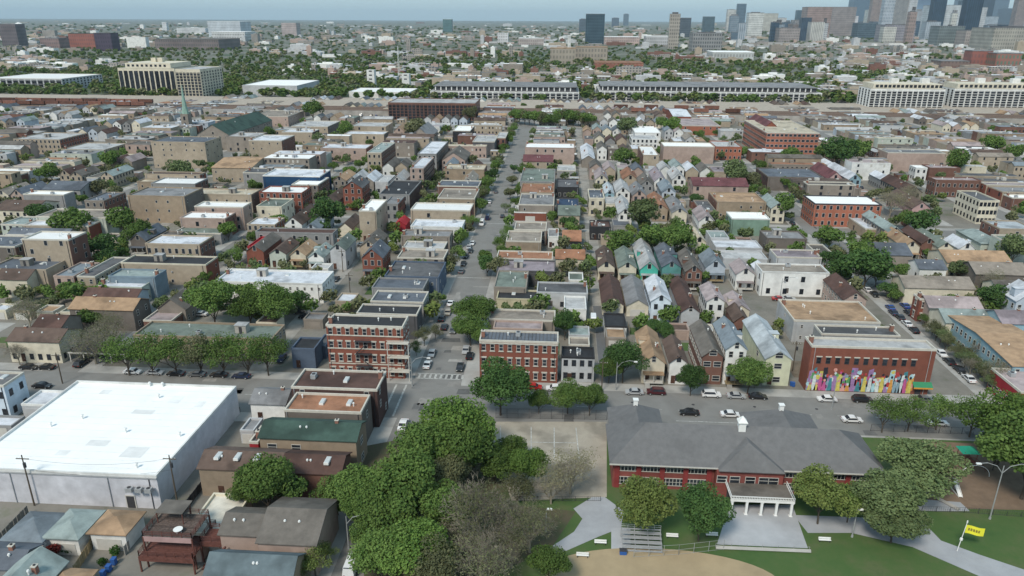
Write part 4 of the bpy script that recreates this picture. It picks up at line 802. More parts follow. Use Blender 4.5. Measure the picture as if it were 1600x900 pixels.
# bleachers: every bench a plank on its frame
p_ = at(972, 862); bt = thing('bleachers', 'grey metal bleachers beside the baseball infield', 'bleachers', (p_.x, p_.y, .2), lm='metal bleachers')
bw = 7.2
for i in range(5):
    q = MB(); q.box(0, bw, 0, .35, 0, .07); q.build('bench_plank', metal, bt, loc=(0, .2 + i * .8, .5 + i * .4))
    q = MB(); q.box(0, bw, 0, .45, 0, .05); q.build('foot_plank', metal, bt, loc=(0, -.2 + i * .8, .12 + i * .4))
for x in (.1, bw / 3, 2 * bw / 3, bw - .1):
    q = MB(); q.prism((x, -.2, 0), (x, 3.6, 2.1), .05, .05, 4)
    for i in range(5): q.prism((x, .4 + i * .8, 0), (x, .4 + i * .8, .5 + i * .4), .04, .04, 4)
    q.build('support_frame', metal, bt)
q = MB()
for z in (2.5, 2.9): q.prism((0, 3.8, z), (bw, 3.8, z), .04, .04, 4)
for i in range(7): q.prism((bw * i / 6, 3.8, 0), (bw * i / 6, 3.8, 2.9), .04, .04, 4)
q.build('guard_rail', metal, bt)
def lamp(px, py, hgt, kind, label, yaw=0, **k):
    p_ = at(px, py); t = thing('street_lamp', label, 'street lamp', (p_.x, p_.y, .1), yaw, desc='grey steel street lamp', **k)
    q = MB(); q.prism((0, 0, 0), (0, 0, hgt), .14, .08, 7); q.prism((0, 0, 0), (0, 0, .5), .25, .2, 7); q.build('pole', pole_m, t)
    for s in ((-1, 1) if kind == 2 else (1,)):
        q = MB(); P_ = [Vector((0, 0, hgt - 1.6)), Vector((s * 1.2, 0, hgt - .1)), Vector((s * 3.0, 0, hgt + .5)), Vector((s * 4.6, 0, hgt + .3))] if kind > 0 else [Vector((0, 0, hgt)), Vector((s * .6, 0, hgt + .2))]
        for a, b in zip(P_, P_[1:]): q.prism(a, b, .07, .06, 5)
        q.build('lamp_arm', pole_m, t)
        q = MB(); e = P_[-1]; q.box(e.x - .45, e.x + .45, -.2, .2, e.z - .16, e.z + .06); q.build('lamp_head', lampw, t)
    return t
lamp(1546, 812, 12, 2, 'tall twin-armed grey lamp beside the playground', lm='twin-armed lamp'); lamp(1299, 640, 9, 1, None, group='street lamps on the cross street'); lamp(644, 604, 8, 1, None, group='street lamps on the cross street')
lamp(962, 610, 8, 1, None, group='street lamps on the cross street'); lamp(853, 832, 5, 0, 'short park lamp on the grass beside the grey path', lm='short park lamp'); lamp(1331, 840, 6, 0, 'short lamp on the lawn edge in front of the red park building'); lamp(545, 858, 7, 1, 'street lamp on the pavement left of the big park trees'); lamp(1218, 470, 8, 1, None, group='street lamps on the cross street')
# banner pole
p_ = at(1495, 862); bt = thing('banner_pole', 'yellow banner with dark lettering on a pale pole on the lawn', 'banner', (p_.x, p_.y, .17), lm='yellow banner')
q = MB(); q.prism((0, 0, 0), (.5, 0, 6.2), .08, .06, 8); q.build('pole', lampw, bt)
q = MB(); q.prism((.5, 0, 6.2), (.5, 0, 6.6), .14, .1, 6); q.prism((.2, 0, 2.4), (.22, 0, 2.8), .25, .25, 6); q.build('pole_fitting', lampw, bt)
FY = mat('yellow_cloth', (.80, .74, .05), .8, 1, .05); FT = mat('banner_print', (.25, .20, .04), .8, 1, .1)
q = MB(); n = 8
for i in range(n):
    x0, x1 = .5 + 3.4 * i / n, .5 + 3.4 * (i + 1) / n; y0, y1 = .12 * math.sin(i * .9), .12 * math.sin((i + 1) * .9); d0, d1 = -.7 * i / n, -.7 * (i + 1) / n
    q.poly([(x0, y0, 4.0 + d0), (x1, y1, 4.0 + d1), (x1, y1, 5.7 + d1), (x0, y0, 5.7 + d0)], 0)
    if 1 <= i < 6: q.poly([(x0 + .06, y0 - .03, 4.6 + d0), (x1 - .05, y1 - .03, 4.6 + d1), (x1 - .05, y1 - .03, 5.15 + d1), (x0 + .06, y0 - .03, 5.15 + d0)], 1)
q.build('banner', [FY, FT], bt)
# playground: slide, canopy, swing arcs
p_ = at(1500, 779); t = thing('slide', 'white playground slide on wood chips', 'slide', (p_.x, p_.y, .2), lm='white slide')
q = MB(); q.poly([(-.35, 0, .2), (.35, 0, .2), (.35, 3.4, 2.3), (-.35, 3.4, 2.3)]); q.box(-.42, -.35, -.1, 3.4, .1, .35); q.box(.35, .42, -.1, 3.4, .1, .35)
for s in (-.38, .38): q.prism((s, 0, .35), (s, 3.4, 2.6), .06, .06, 4)
q.build('chute', lampw, t); q = MB(); q.prism((-.35, 3.6, 0), (-.35, 3.6, 3.1), .05, .05, 5); q.prism((.35, 3.6, 0), (.35, 3.6, 3.1), .05, .05, 5)
for i in range(6): q.prism((-.35, 3.6, .3 + i * .4), (.35, 3.6, .3 + i * .4), .03, .03, 4)
q.build('ladder', woodm, t)
p_ = at(1507, 728); t = thing('play_tower', 'playground tower with a small green pyramid canopy', 'playground tower', (p_.x, p_.y, .2), lm='green canopy')
for s in ((-1, -1), (1, -1), (1, 1), (-1, 1)): q = MB(); q.prism((s[0] * 1.3, s[1] * 1.3, 0), (s[0] * 1.3, s[1] * 1.3, 4.0), .08, .08, 6); q.build('post', woodm, t)
GC = mat('green_canopy', (.02, .26, .17), .6, 1, .1); q = MB(); c4 = [(-1.9, -1.6, 3.7), (1.9, -1.6, 3.7), (1.9, 1.6, 3.7), (-1.9, 1.6, 3.7)]
for i in range(4): q.poly([c4[i], c4[(i + 1) % 4], (0, 0, 4.8)])
q.poly(c4[::-1]); q.build('canopy', GC, t); q = MB(); q.box(-1.3, 1.3, -1.3, 1.3, 1.5, 1.65); q.build('platform', woodm, t)
p_ = at(1522, 745); t = thing('climbing_frame', 'playground climbing frame with curved red-brown bars', 'climbing frame', (p_.x, p_.y, .2))
for k in range(3):
    q = MB(); pr = None
    for i in range(11):
        a = math.pi * i / 10; P_ = Vector((3 * math.cos(a), k * 1.6, 2.6 * math.sin(a)))
        if pr: q.prism(pr, P_, .07, .07, 5)
        pr = P_
    q.build('arch', woodm if k else lampw, t)
q = MB()
for i in range(1, 10, 2): a = math.pi * i / 10; q.prism((3 * math.cos(a), 0, 2.6 * math.sin(a)), (3 * math.cos(a), 3.2, 2.6 * math.sin(a)), .05, .05, 5)
q.build('rungs', woodm, t)
# metal fences round the park
def pfence(pts, label, hgt=1.2, step=2.5, lm=None, m_=None, bars=0):
    p0 = pts[0]; t = thing('metal_fence', label, 'fence', (p0[0], p0[1], .17), lm=lm); m_ = m_ or trimd
    rq = MB()
    pm2 = MB(); pm2.prism((0, 0, 0), (0, 0, hgt), .05, .05, 5); pme = pm2.mesh('fence_post', m_)
    for (a, b) in zip(pts, pts[1:]):
        d = Vector((b[0] - a[0], b[1] - a[1])); n = max(1, int(d.length / step)); A = Vector((a[0] - p0[0], a[1] - p0[1], 0)); D3 = Vector((d.x, d.y, 0))
        for z in ([hgt - .04, .12] + ([hgt / 2] if hgt > 2 else [])): rq.prism(A + Vector((0, 0, z)), A + D3 + Vector((0, 0, z)), .03, .03, 4)
        if bars:
            nb = int(d.length / bars)
            for i in range(nb): P_ = A + D3 * (i / nb); rq.prism(P_ + Vector((0, 0, .1)), P_ + Vector((0, 0, hgt)), .018, .018, 3, cap=False)
        for i in range(n + 1): put('post', pme, t, tuple(A + D3 * (i / n)))
    rq.build('rails', m_, t, kind='stuff'); return t
pfence(g_((775, 654), (948, 657)), 'black iron fence along the top of the ball court', 2.6, lm='black court fence', bars=.25)
pfence(g_((800, 784), (938, 784)), 'low dark fence along the bottom of the ball court', 1.1, bars=.4)
pfence(g_((1440, 800), (1506, 802), (1640, 812)), 'thin metal fence between playground and lawn', 1.2, bars=.4, lm='playground fence')
pfence(g_((1360, 674), (1520, 680), (1640, 690)), 'black iron fence between street trees and playground', 1.8, bars=.3, lm='street-side park fence')
pfence(g_((990, 872), (1060, 868), (1130, 860)), 'chain link fence behind the baseball infield', 2.2, m_=pole_m)
pfence(g_((1118, 856), (1264, 862)), 'low white rail along the front of the plaza', .9, m_=pole_m)
def stonewall(pts, label, w_=.4, h_=.5):
    p0 = pts[0]; t = thing('low_wall', label, 'wall', (p0[0], p0[1], .15)); q = MB()
    for a, b in zip(pts, pts[1:]):
        A = Vector((a[0] - p0[0], a[1] - p0[1], h_ / 2)); B_ = Vector((b[0] - p0[0], b[1] - p0[1], h_ / 2)); q.prism(A, B_, w_, w_, 4)
    q.build('wall', conc, t)
stonewall(g_((1118, 858), (1266, 864)), 'long low concrete kerb wall in front of the plaza'); stonewall(g_((1447, 772), (1498, 799)), 'low concrete wall slanting across the playground edge')
sheet('path', g_((640, 668), (660, 664), (612, 760), (590, 770)), .16, alleym)
# dugout box
p_ = at(960, 866); t = thing('equipment_box', 'small dark blue box by the bleachers', 'box', (p_.x + 1.5, p_.y, .2)); q = MB(); q.box(-.6, .6, -.4, .4, 0, .8); q.build('body', BLUE, t); q = MB(); q.box(-.65, .65, -.45, .45, .81, .9); q.build('lid', trimd, t)
# park lights / benches
for i, (px, py) in enumerate(((938, 852), (1050, 842), (1112, 840), (1288, 848), (910, 872))):
    p_ = at(px, py); t = thing('park_bench', None, 'bench', (p_.x, p_.y, .2), desc='pale park bench on the grass', group='pale benches round the infield')
    q = MB(); q.box(-1.1, 1.1, -.2, .2, .42, .48); q.build('seat', lampw, t); q = MB(); q.box(-1.1, 1.1, .2, .25, .55, .9); q.build('backrest', lampw, t)
    for s in (-.9, .9): q = MB(); q.box(s - .05, s + .05, -.2, .25, 0, .42); q.build('leg', trimd, t)

# ---------------------------------------------------------------- cars
def car_parts(kind):
    L_, Wd, H0 = dict(sedan=(4.7, 1.85, 1.45), suv=(4.8, 1.95, 1.78), van=(5.6, 2.1, 2.5))[kind]
    prof = dict(sedan=[(0, .35), (.02, .72), (.22, .86), (.36, 1.36), (.44, 1.45), (.66, 1.43), (.84, .98), (.98, .90), (1, .42)],
                suv=[(0, .4), (.01, .95), (.20, 1.05), (.30, 1.66), (.38, 1.78), (.86, 1.72), (.97, 1.10), (1, .95), (1, .42)],
                van=[(0, .4), (.01, 1.0), (.14, 1.2), (.24, 2.3), (.30, 2.5), (.98, 2.5), (1, 2.3), (1, 1.0), (1, .42)])[kind]
    b = MB(); n = len(prof); hl = L_ / 2
    def half(z): return Wd / 2 * (1 if z < 1.0 else max(.78, 1 - (z - 1.0) * .28)) * (.96 if z < .5 else 1)
    Lp = [(-hl + u * L_, -half(z), z) for u, z in prof]; Rp = [(-hl + u * L_, half(z), z) for u, z in prof]
    b.poly(Lp[::-1]); b.poly(Rp)
    for i in range(n):
        j = (i + 1) % n; b.poly([Lp[i], Lp[j], Rp[j], Rp[i]])
    gl = MB(); zb = {'sedan': .93, 'suv': 1.12, 'van': 1.35}[kind]
    def lerp(A, B_, t): return tuple(A[k] + (B_[k] - A[k]) * t for k in range(3))
    off = .015
    # windscreen and rear window, then side glass
    ws = (2, 3); rw = dict(sedan=(5, 6), suv=(5, 6), van=(5, 6))[kind]
    for (i, j, sg) in ((ws[0], ws[1], -1), (rw[0], rw[1], 1)):
        A, B_, Cc, D_ = lerp(Lp[i], Lp[j], .08), lerp(Lp[i], Lp[j], .92), lerp(Rp[i], Rp[j], .92), lerp(Rp[i], Rp[j], .08)
        gl.poly([(p[0] + sg * off, p[1] * .92, p[2] + off) for p in (A, B_, Cc, D_)])
    zt = H0 - .12; xs0 = -hl + L_ * (.27 if kind != 'van' else .2); xs1 = -hl + L_ * dict(sedan=.80, suv=.93, van=.36)[kind]
    for s in (-1, 1):
        yb_, yt = (half(zb) + off) * s, (half(zt) + off) * s
        gl.poly([(xs0, yb_, zb), (xs1, yb_, zb), (xs1 - .35, yt, zt), (xs0 + .45, yt, zt)])
    wm = MB(); wm.prism((0, -.11, 0), (0, .11, 0), .34, .34, 10, 0); hub = MB(); hub.prism((0, -.125, 0), (0, .125, 0), .19, .19, 8)
    lt = MB(); lt.box(-.03, .03, -.18, .18, -.08, .08)
    return dict(body=b.mesh('car_body', lampw), glass=gl.mesh('car_windows', glass), wheel=wm.mesh('tyre', black), hub=hub.mesh('hubcap', metal), light=lt.mesh('headlight', mat('lamp_lens', (.6, .6, .58), .2, 1, .1)), tail=lt.mesh('tail_light', mat('tail_lens', (.3, .02, .02), .3, 1, .1)), L=L_, W=Wd)
CARS = {k: car_parts(k) for k in ('sedan', 'suv', 'van')}
CC = dict(white=(.72, .72, .72), silver=(.40, .41, .42), black=(.02, .02, .022), grey=(.12, .125, .13), red=(.40, .02, .02), maroon=(.07, .015, .02), blue=(.03, .08, .28), darkblue=(.02, .03, .07), green=(.03, .07, .04), beige=(.38, .33, .26))
def carpaint(c):
    m = mat('car_paint_' + c, CC[c], .28, 1, .03); m.node_tree.nodes['Principled BSDF'].inputs['Coat Weight'].default_value = .5; return m
def car(x, y, rz, col, kind='sedan', z=.146, label=None, where='parked'):
    cp = CARS[kind]; nm = {'sedan': 'parked_car', 'suv': 'parked_car', 'van': 'van'}[kind]
    if where == 'moving': nm = 'moving_car'
    cn = dict(darkblue='dark blue').get(col, col)
    t = thing(nm, label, 'van' if kind == 'van' else 'car', (x, y, z), rz, desc=f"{cn} {dict(sedan='saloon car', suv='sport utility car', van='van')[kind]}", group='cars and vans in the streets')
    o = put('body', cp['body'], t); o.material_slots[0].link = 'OBJECT'; o.material_slots[0].material = carpaint(col); put('windows', cp['glass'], t)
    for sx in (-1, 1):
        for sy in (-1, 1): w_ = put('wheel', cp['wheel'], t, (sx * cp['L'] * .31, sy * (cp['W'] / 2 - .1), .34)); put('hubcap', cp['hub'], w_)
        put('headlight', cp['light'], t, (-cp['L'] / 2, sx * cp['W'] * .36, .68)); put('tail_light', cp['tail'], t, (cp['L'] / 2, sx * cp['W'] * .36, .8))
    return t
def carp(px, py, ns, col, kind='sedan', **k):
    p_ = at(px, py, .6); R = random.Random(px * 3 + py); car(p_.x, p_.y, (math.pi / 2 if ns else 0) + R.uniform(-.02, .02) + math.pi * (R.random() < .5), col, kind, **k)
for a in ((207, 581, 0, 'white'), (242, 582, 0, 'silver'), (275, 584, 0, 'black'), (308, 585, 0, 'grey'), (342, 586, 0, 'black'), (377, 588, 0, 'darkblue'), (45, 574, 0, 'black'), (72, 574, 0, 'black'), (66, 603, 0, 'black'), (127, 568, 1, 'black', 'suv'),
          (313, 491, 0, 'white'), (668, 570, 1, 'white'), (675, 552, 1, 'silver'), (719, 574, 1, 'black'), (708, 516, 1, 'grey'), (694, 511, 1, 'black'), (728, 547, 1, 'silver'), (734, 556, 1, 'black'), (700, 488, 1, 'beige'), (704, 474, 1, 'white'),
          (833, 605, 0, 'red'), (867, 607, 0, 'white'), (991, 613, 0, 'silver'), (1025, 613, 0, 'maroon', 'suv'), (1111, 617, 0, 'white', 'suv'), (1150, 619, 0, 'silver'), (1184, 620, 0, 'black'), (1292, 624, 0, 'white'), (1347, 625, 0, 'black', 'suv'), (1444, 652 - 28, 0, 'grey'),
          (1331, 656, 0, 'white'), (1465, 661, 0, 'white'), (630, 664, 1, 'white'), (927, 503, 1, 'white', 'van'), (905, 502, 0, 'black'), (551, 885, 1, 'white', 'van'), (468, 488, 0, 'black'), (478, 495, 0, 'black'),
          (738, 380, 1, 'white'), (735, 392, 1, 'black'), (728, 400, 1, 'black'), (724, 412, 1, 'black'), (721, 424, 1, 'grey'), (733, 386, 1, 'silver'), (762, 341, 1, 'darkblue', 'van'), (785, 338, 1, 'black'), (765, 316, 1, 'white'), (775, 300, 1, 'grey'), (800, 300, 1, 'silver'), (690, 478 + 20, 1, 'black'), (753, 350, 1, 'white', 'van'),
          (1217, 467, 0, 'red'), (1211, 458, 0, 'grey'), (1231, 458, 0, 'white'), (1257, 459, 0, 'black'), (1282, 459, 0, 'black'), (1232, 467, 0, 'silver'), (1355, 453, 1, 'white'), (1366, 460, 1, 'black'), (1391, 481, 1, 'blue'), (1396, 489, 1, 'darkblue'), (1406, 496, 1, 'black'), (1417, 506, 1, 'white'), (1428, 516, 1, 'black'), (1414, 478, 1, 'blue'), (1470, 552, 1, 'white'), (1483, 565, 1, 'black'), (1499, 578, 1, 'black'), (1514, 592, 1, 'white'), (1420, 489, 1, 'black'),
          (1345, 300, 1, 'white'), (1352, 308, 1, 'silver'), (1345, 293, 1, 'black'), (1238, 349, 1, 'black'), (150, 346, 0, 'darkblue'), (158, 340, 0, 'white'), (566, 382, 0, 'white'), (580, 384, 0, 'silver'), (610, 380, 0, 'white'), (895, 384, 1, 'black'), (902, 385, 1, 'black'), (886, 384, 1, 'black'), (1283, 388, 1, 'black'), (525, 436, 1, 'black'), (440, 560, 1, 'darkblue')):
    carp(*a)
carp(1077, 645, 0, 'black', where='moving', label='black car driving on the cross street above the red park building'); carp(1141, 648, 0, 'white', where='moving', label='white car driving on the cross street right behind the black one')
for i in range(12): p_ = at(500 + i * 8, 184 - (i % 3)); car(p_.x, p_.y, 1.57, ['white', 'silver', 'black', 'blue'][i % 4], ['van', 'sedan'][i % 2])
# wood utility poles
def upole(px, py, hgt, tr=True, label=None):
    p_ = at(px, py); t = thing('utility_pole', label, 'utility pole', (p_.x, p_.y, 0), desc='wooden utility pole', group='wooden utility poles along the alleys')
    q = MB(); q.prism((0, 0, 0), (0, 0, hgt), .17, .11, 7); q.build('pole', pole_w, t); q = MB(); q.box(-1.3, 1.3, -.07, .07, hgt - .9, hgt - .75); q.build('cross_arm', pole_w, t)
    for s in (-1.1, -.5, .5, 1.1): q = MB(); q.prism((s, 0, hgt - .75), (s, 0, hgt - .55), .05, .05, 5); q.build('insulator', lampw, t)
    if tr: q = MB(); q.prism((.3, -.2, hgt - 2.6), (.3, -.2, hgt - 1.6), .28, .28, 8); q.build('transformer', trimd, t)
    return t
U = [upole(54, 790, 11.5, True, 'wooden utility pole with transformer in front of the warehouse wall'), upole(278, 790, 11.5, True, 'wooden utility pole at the right corner of the warehouse alley'), upole(940, 612, 9, False), upole(1160, 600, 9, False), upole(912, 420, 10), upole(920, 470, 10), upole(1300, 610, 9, False), upole(98, 600, 9, False), upole(1238, 580, 9), upole(548, 470, 10), upole(536, 425, 9)]
def wire(a, b, h1, h2):
    A = a.location + Vector((0, 0, h1)); B_ = b.location + Vector((0, 0, h2)); q = MB(); pr = Vector((0, 0, 0))
    for i in range(1, 11):
        u = i / 10; P_ = (B_ - A) * u + Vector((0, 0, -1.4 * 4 * u * (1 - u))); q.prism(pr, P_, .025, .025, 3, cap=False); pr = P_
    o = q.build('overhead_wire', trimd, loc=tuple(A)); reg(o, None, 'wire', 'overhead wires', 'thin sagging overhead wire')
wire(U[0], U[1], 10.8, 10.8); wire(U[0], U[1], 8.5, 8.2); wire(U[4], U[5], 9, 9)

# ---------------------------------------------------------------- trees
def leaf_mesh(name, n, seed, leaf, flat=.85, lobes=9, hollow=.55, flatten=None):
    r = np.random.default_rng(seed)
    # lobes on an ellipsoid, leaves in clumps through each lobe's volume
    c = r.normal(size=(lobes, 3)); c /= np.linalg.norm(c, axis=1)[:, None]; c[:, 2] = np.abs(c[:, 2]) * 1.1 - .35; c *= r.uniform(.38, .80, (lobes, 1)); rad = r.uniform(.22, .46, lobes) * (1.15 - .3 * np.linalg.norm(c, axis=1))
    c = np.vstack([c, [[0, 0, 0]]]); rad = np.append(rad, .52)
    k = r.choice(lobes + 1, n, p=rad ** 2 / (rad ** 2).sum())
    d = r.normal(size=(n, 3)); d /= np.linalg.norm(d, axis=1)[:, None]; rr = (r.uniform(hollow, 1, n) ** .6)
    # clump noise
    cl = r.normal(size=(70, 3)); cl /= np.linalg.norm(cl, axis=1)[:, None]
    near = np.max(d @ cl.T, axis=1); rr *= .80 + .25 * np.clip((near - .80) / .18, 0, 1)
    p = c[k] + d * (rad[k] * rr)[:, None]; p[:, 2] *= flat
    nrm = d * .8 + r.normal(size=(n, 3)) * .75 + np.array([0, 0, .5]); nrm /= np.linalg.norm(nrm, axis=1)[:, None]
    t = np.cross(nrm, r.normal(size=(n, 3))); t /= np.linalg.norm(t, axis=1)[:, None]; b = np.cross(nrm, t)
    s = leaf * r.uniform(.6, 1.35, (n, 1)); e = r.uniform(.5, .9, (n, 1))
    V = np.stack([p - t * s, p - b * s * e, p + t * s, p + b * s * e], 1).reshape(-1, 3)
    return V
def vmesh(name, V, m):
    n = len(V) // 4; me = bpy.data.meshes.new(name); me.vertices.add(n * 4); me.vertices.foreach_set('co', V.astype(np.float32).ravel())
    me.loops.add(n * 4); me.loops.foreach_set('vertex_index', np.arange(n * 4, dtype=np.int32)); me.polygons.add(n)
    me.polygons.foreach_set('loop_start', np.arange(0, n * 4, 4, dtype=np.int32)); me.polygons.foreach_set('loop_total', np.full(n, 4, dtype=np.int32))
    me.materials.append(m); me.update(calc_edges=True); me.validate(); return me
bark = mat('bark', (.085, .07, .055), .95, 2, .3); twigm = mat('twigs', (.24, .215, .17), .95, 2, .25)
def branchy(seed, levels, k0, spread, rad=.035, L0=.42, up=.25, kk=3, base=-1.25, minr=.0022):
    R = random.Random(seed); q = MB(); 
    def rec(P_, d, L_, r_, lv):
        e = P_ + d * L_; q.prism(P_, e, r_, r_ * .62, 5 if lv > levels - 2 else 3, cap=False)
        if lv == 0: return
        n = k0 if lv == levels else R.choice([kk, kk, kk + 1])
        for i in range(n):
            a = math.tau * (i + R.random() * .7) / n; s = spread * R.uniform(.6, 1.25)
            ax = d.orthogonal().normalized(); ax.rotate(Matrix.Rotation(a, 3, d)); nd = (d + ax * s + Vector((0, 0, up * R.random()))).normalized()
            st = P_ + d * L_ * R.uniform(.55, 1); rec(st, nd, L_ * R.uniform(.55, .82), max(minr, r_ * .5), lv - 1)
    rec(Vector((0, 0, base)), Vector((R.uniform(-.05, .05), 0, 1)).normalized(), L0 * 1.55, rad, levels); return q
LM = dict(dark=leafmat('leaves_dark', (0.043, 0.090, 0.030), (0.088, 0.156, 0.048)), mid=leafmat('leaves_green', (.078, .138, .036), (.145, .218, .060)), bright=leafmat('leaves_bright', (.088, .158, .036), (.155, .24, .060)),
          yellow=leafmat('leaves_yellow_green', (0.112, 0.156, 0.043), (0.206, 0.250, 0.077)), olive=leafmat('leaves_olive', (0.106, 0.119, 0.060), (0.175, 0.181, 0.094)), bushy=leafmat('leaves_grey_green', (0.098, 0.140, 0.057), (0.181, 0.231, 0.103)), bud=leafmat('leaf_buds', (0.175, 0.169, 0.098), (0.263, 0.244, 0.144)))
NEARC = [vmesh('crown_leaves', leaf_mesh('c', 12000, 10 + i, .033, lobes=19), LM['mid']) for i in range(6)]
MIDC = [vmesh('crown_leaves', leaf_mesh('c', 2600, 40 + i, .062, lobes=12), LM['mid']) for i in range(5)]
AIRC = [vmesh('crown_leaves', leaf_mesh('c', 3600, 60 + i, .030, lobes=12, hollow=.25), LM['mid']) for i in range(3)]
BUDC = [vmesh('crown_leaves', leaf_mesh('c', 2000, 70 + i, .020, lobes=14, hollow=.3), LM['bud']) for i in range(2)]
BARE = [branchy(3 + i, 6, 6, .75, rad=.045).mesh('branches', twigm) for i in range(2)]
LIMB = [branchy(20 + i, 3, 5, .7).mesh('trunk', bark) for i in range(3)]
CNAME = dict(dark='dark green round', mid='leafy green', bright='bright green', yellow='yellow-green', olive='olive-brown', bushy='grey-green spreading', bud='budding')
def tree(px, py, rpx, col, kind='near', asp=1.0, label=None, lm=None, XY=None, rm=None, hz_=None, zc=None):
    "crown centre at pixel (px,py), rpx its half width"
    if XY: x, y = XY; rad = rm
    else:
        rad = 5.0
        for _ in range(4):
            zc_ = rad * (1.08 * asp) + .3; p_ = at(px, py, zc_); rad = 1.24 * rpx / (F_PX / (p_ - CAM).dot(FWD)); rad = min(rad, 15)
        x, y = p_.x, p_.y
    R = random.Random(int(x * 11 + y * 7)); zc = rad * 1.08 * asp + .3
    desc = f"{CNAME[col]} tree" if kind not in ('bare',) else 'bare branching tree'
    t = thing('tree', label, 'tree', (x, y, 0), R.uniform(0, 6.28), group='street, yard and park trees', desc=desc, lm=lm)
    sc_ = (rad * R.uniform(.9, 1.12), rad * R.uniform(.9, 1.12), rad * asp * R.uniform(.9, 1.1))
    if kind == 'bare':
        put('branches', R.choice(BARE), t, (0, 0, zc), 0, (rad * 1.1, rad * 1.1, rad * asp * 1.05))
        if col != 'none':
            o = put('crown', R.choice(BUDC), t, (0, 0, zc), 0, sc_); o.material_slots[0].link = 'OBJECT'; o.material_slots[0].material = LM[col]
        return t
    put('trunk', R.choice(LIMB), t, (0, 0, zc), 0, sc_)
    o = put('crown', R.choice(dict(near=NEARC, mid=MIDC, air=AIRC)[kind]), t, (0, 0, zc), 0, sc_); o.material_slots[0].link = 'OBJECT'; o.material_slots[0].material = LM[col]
    return t
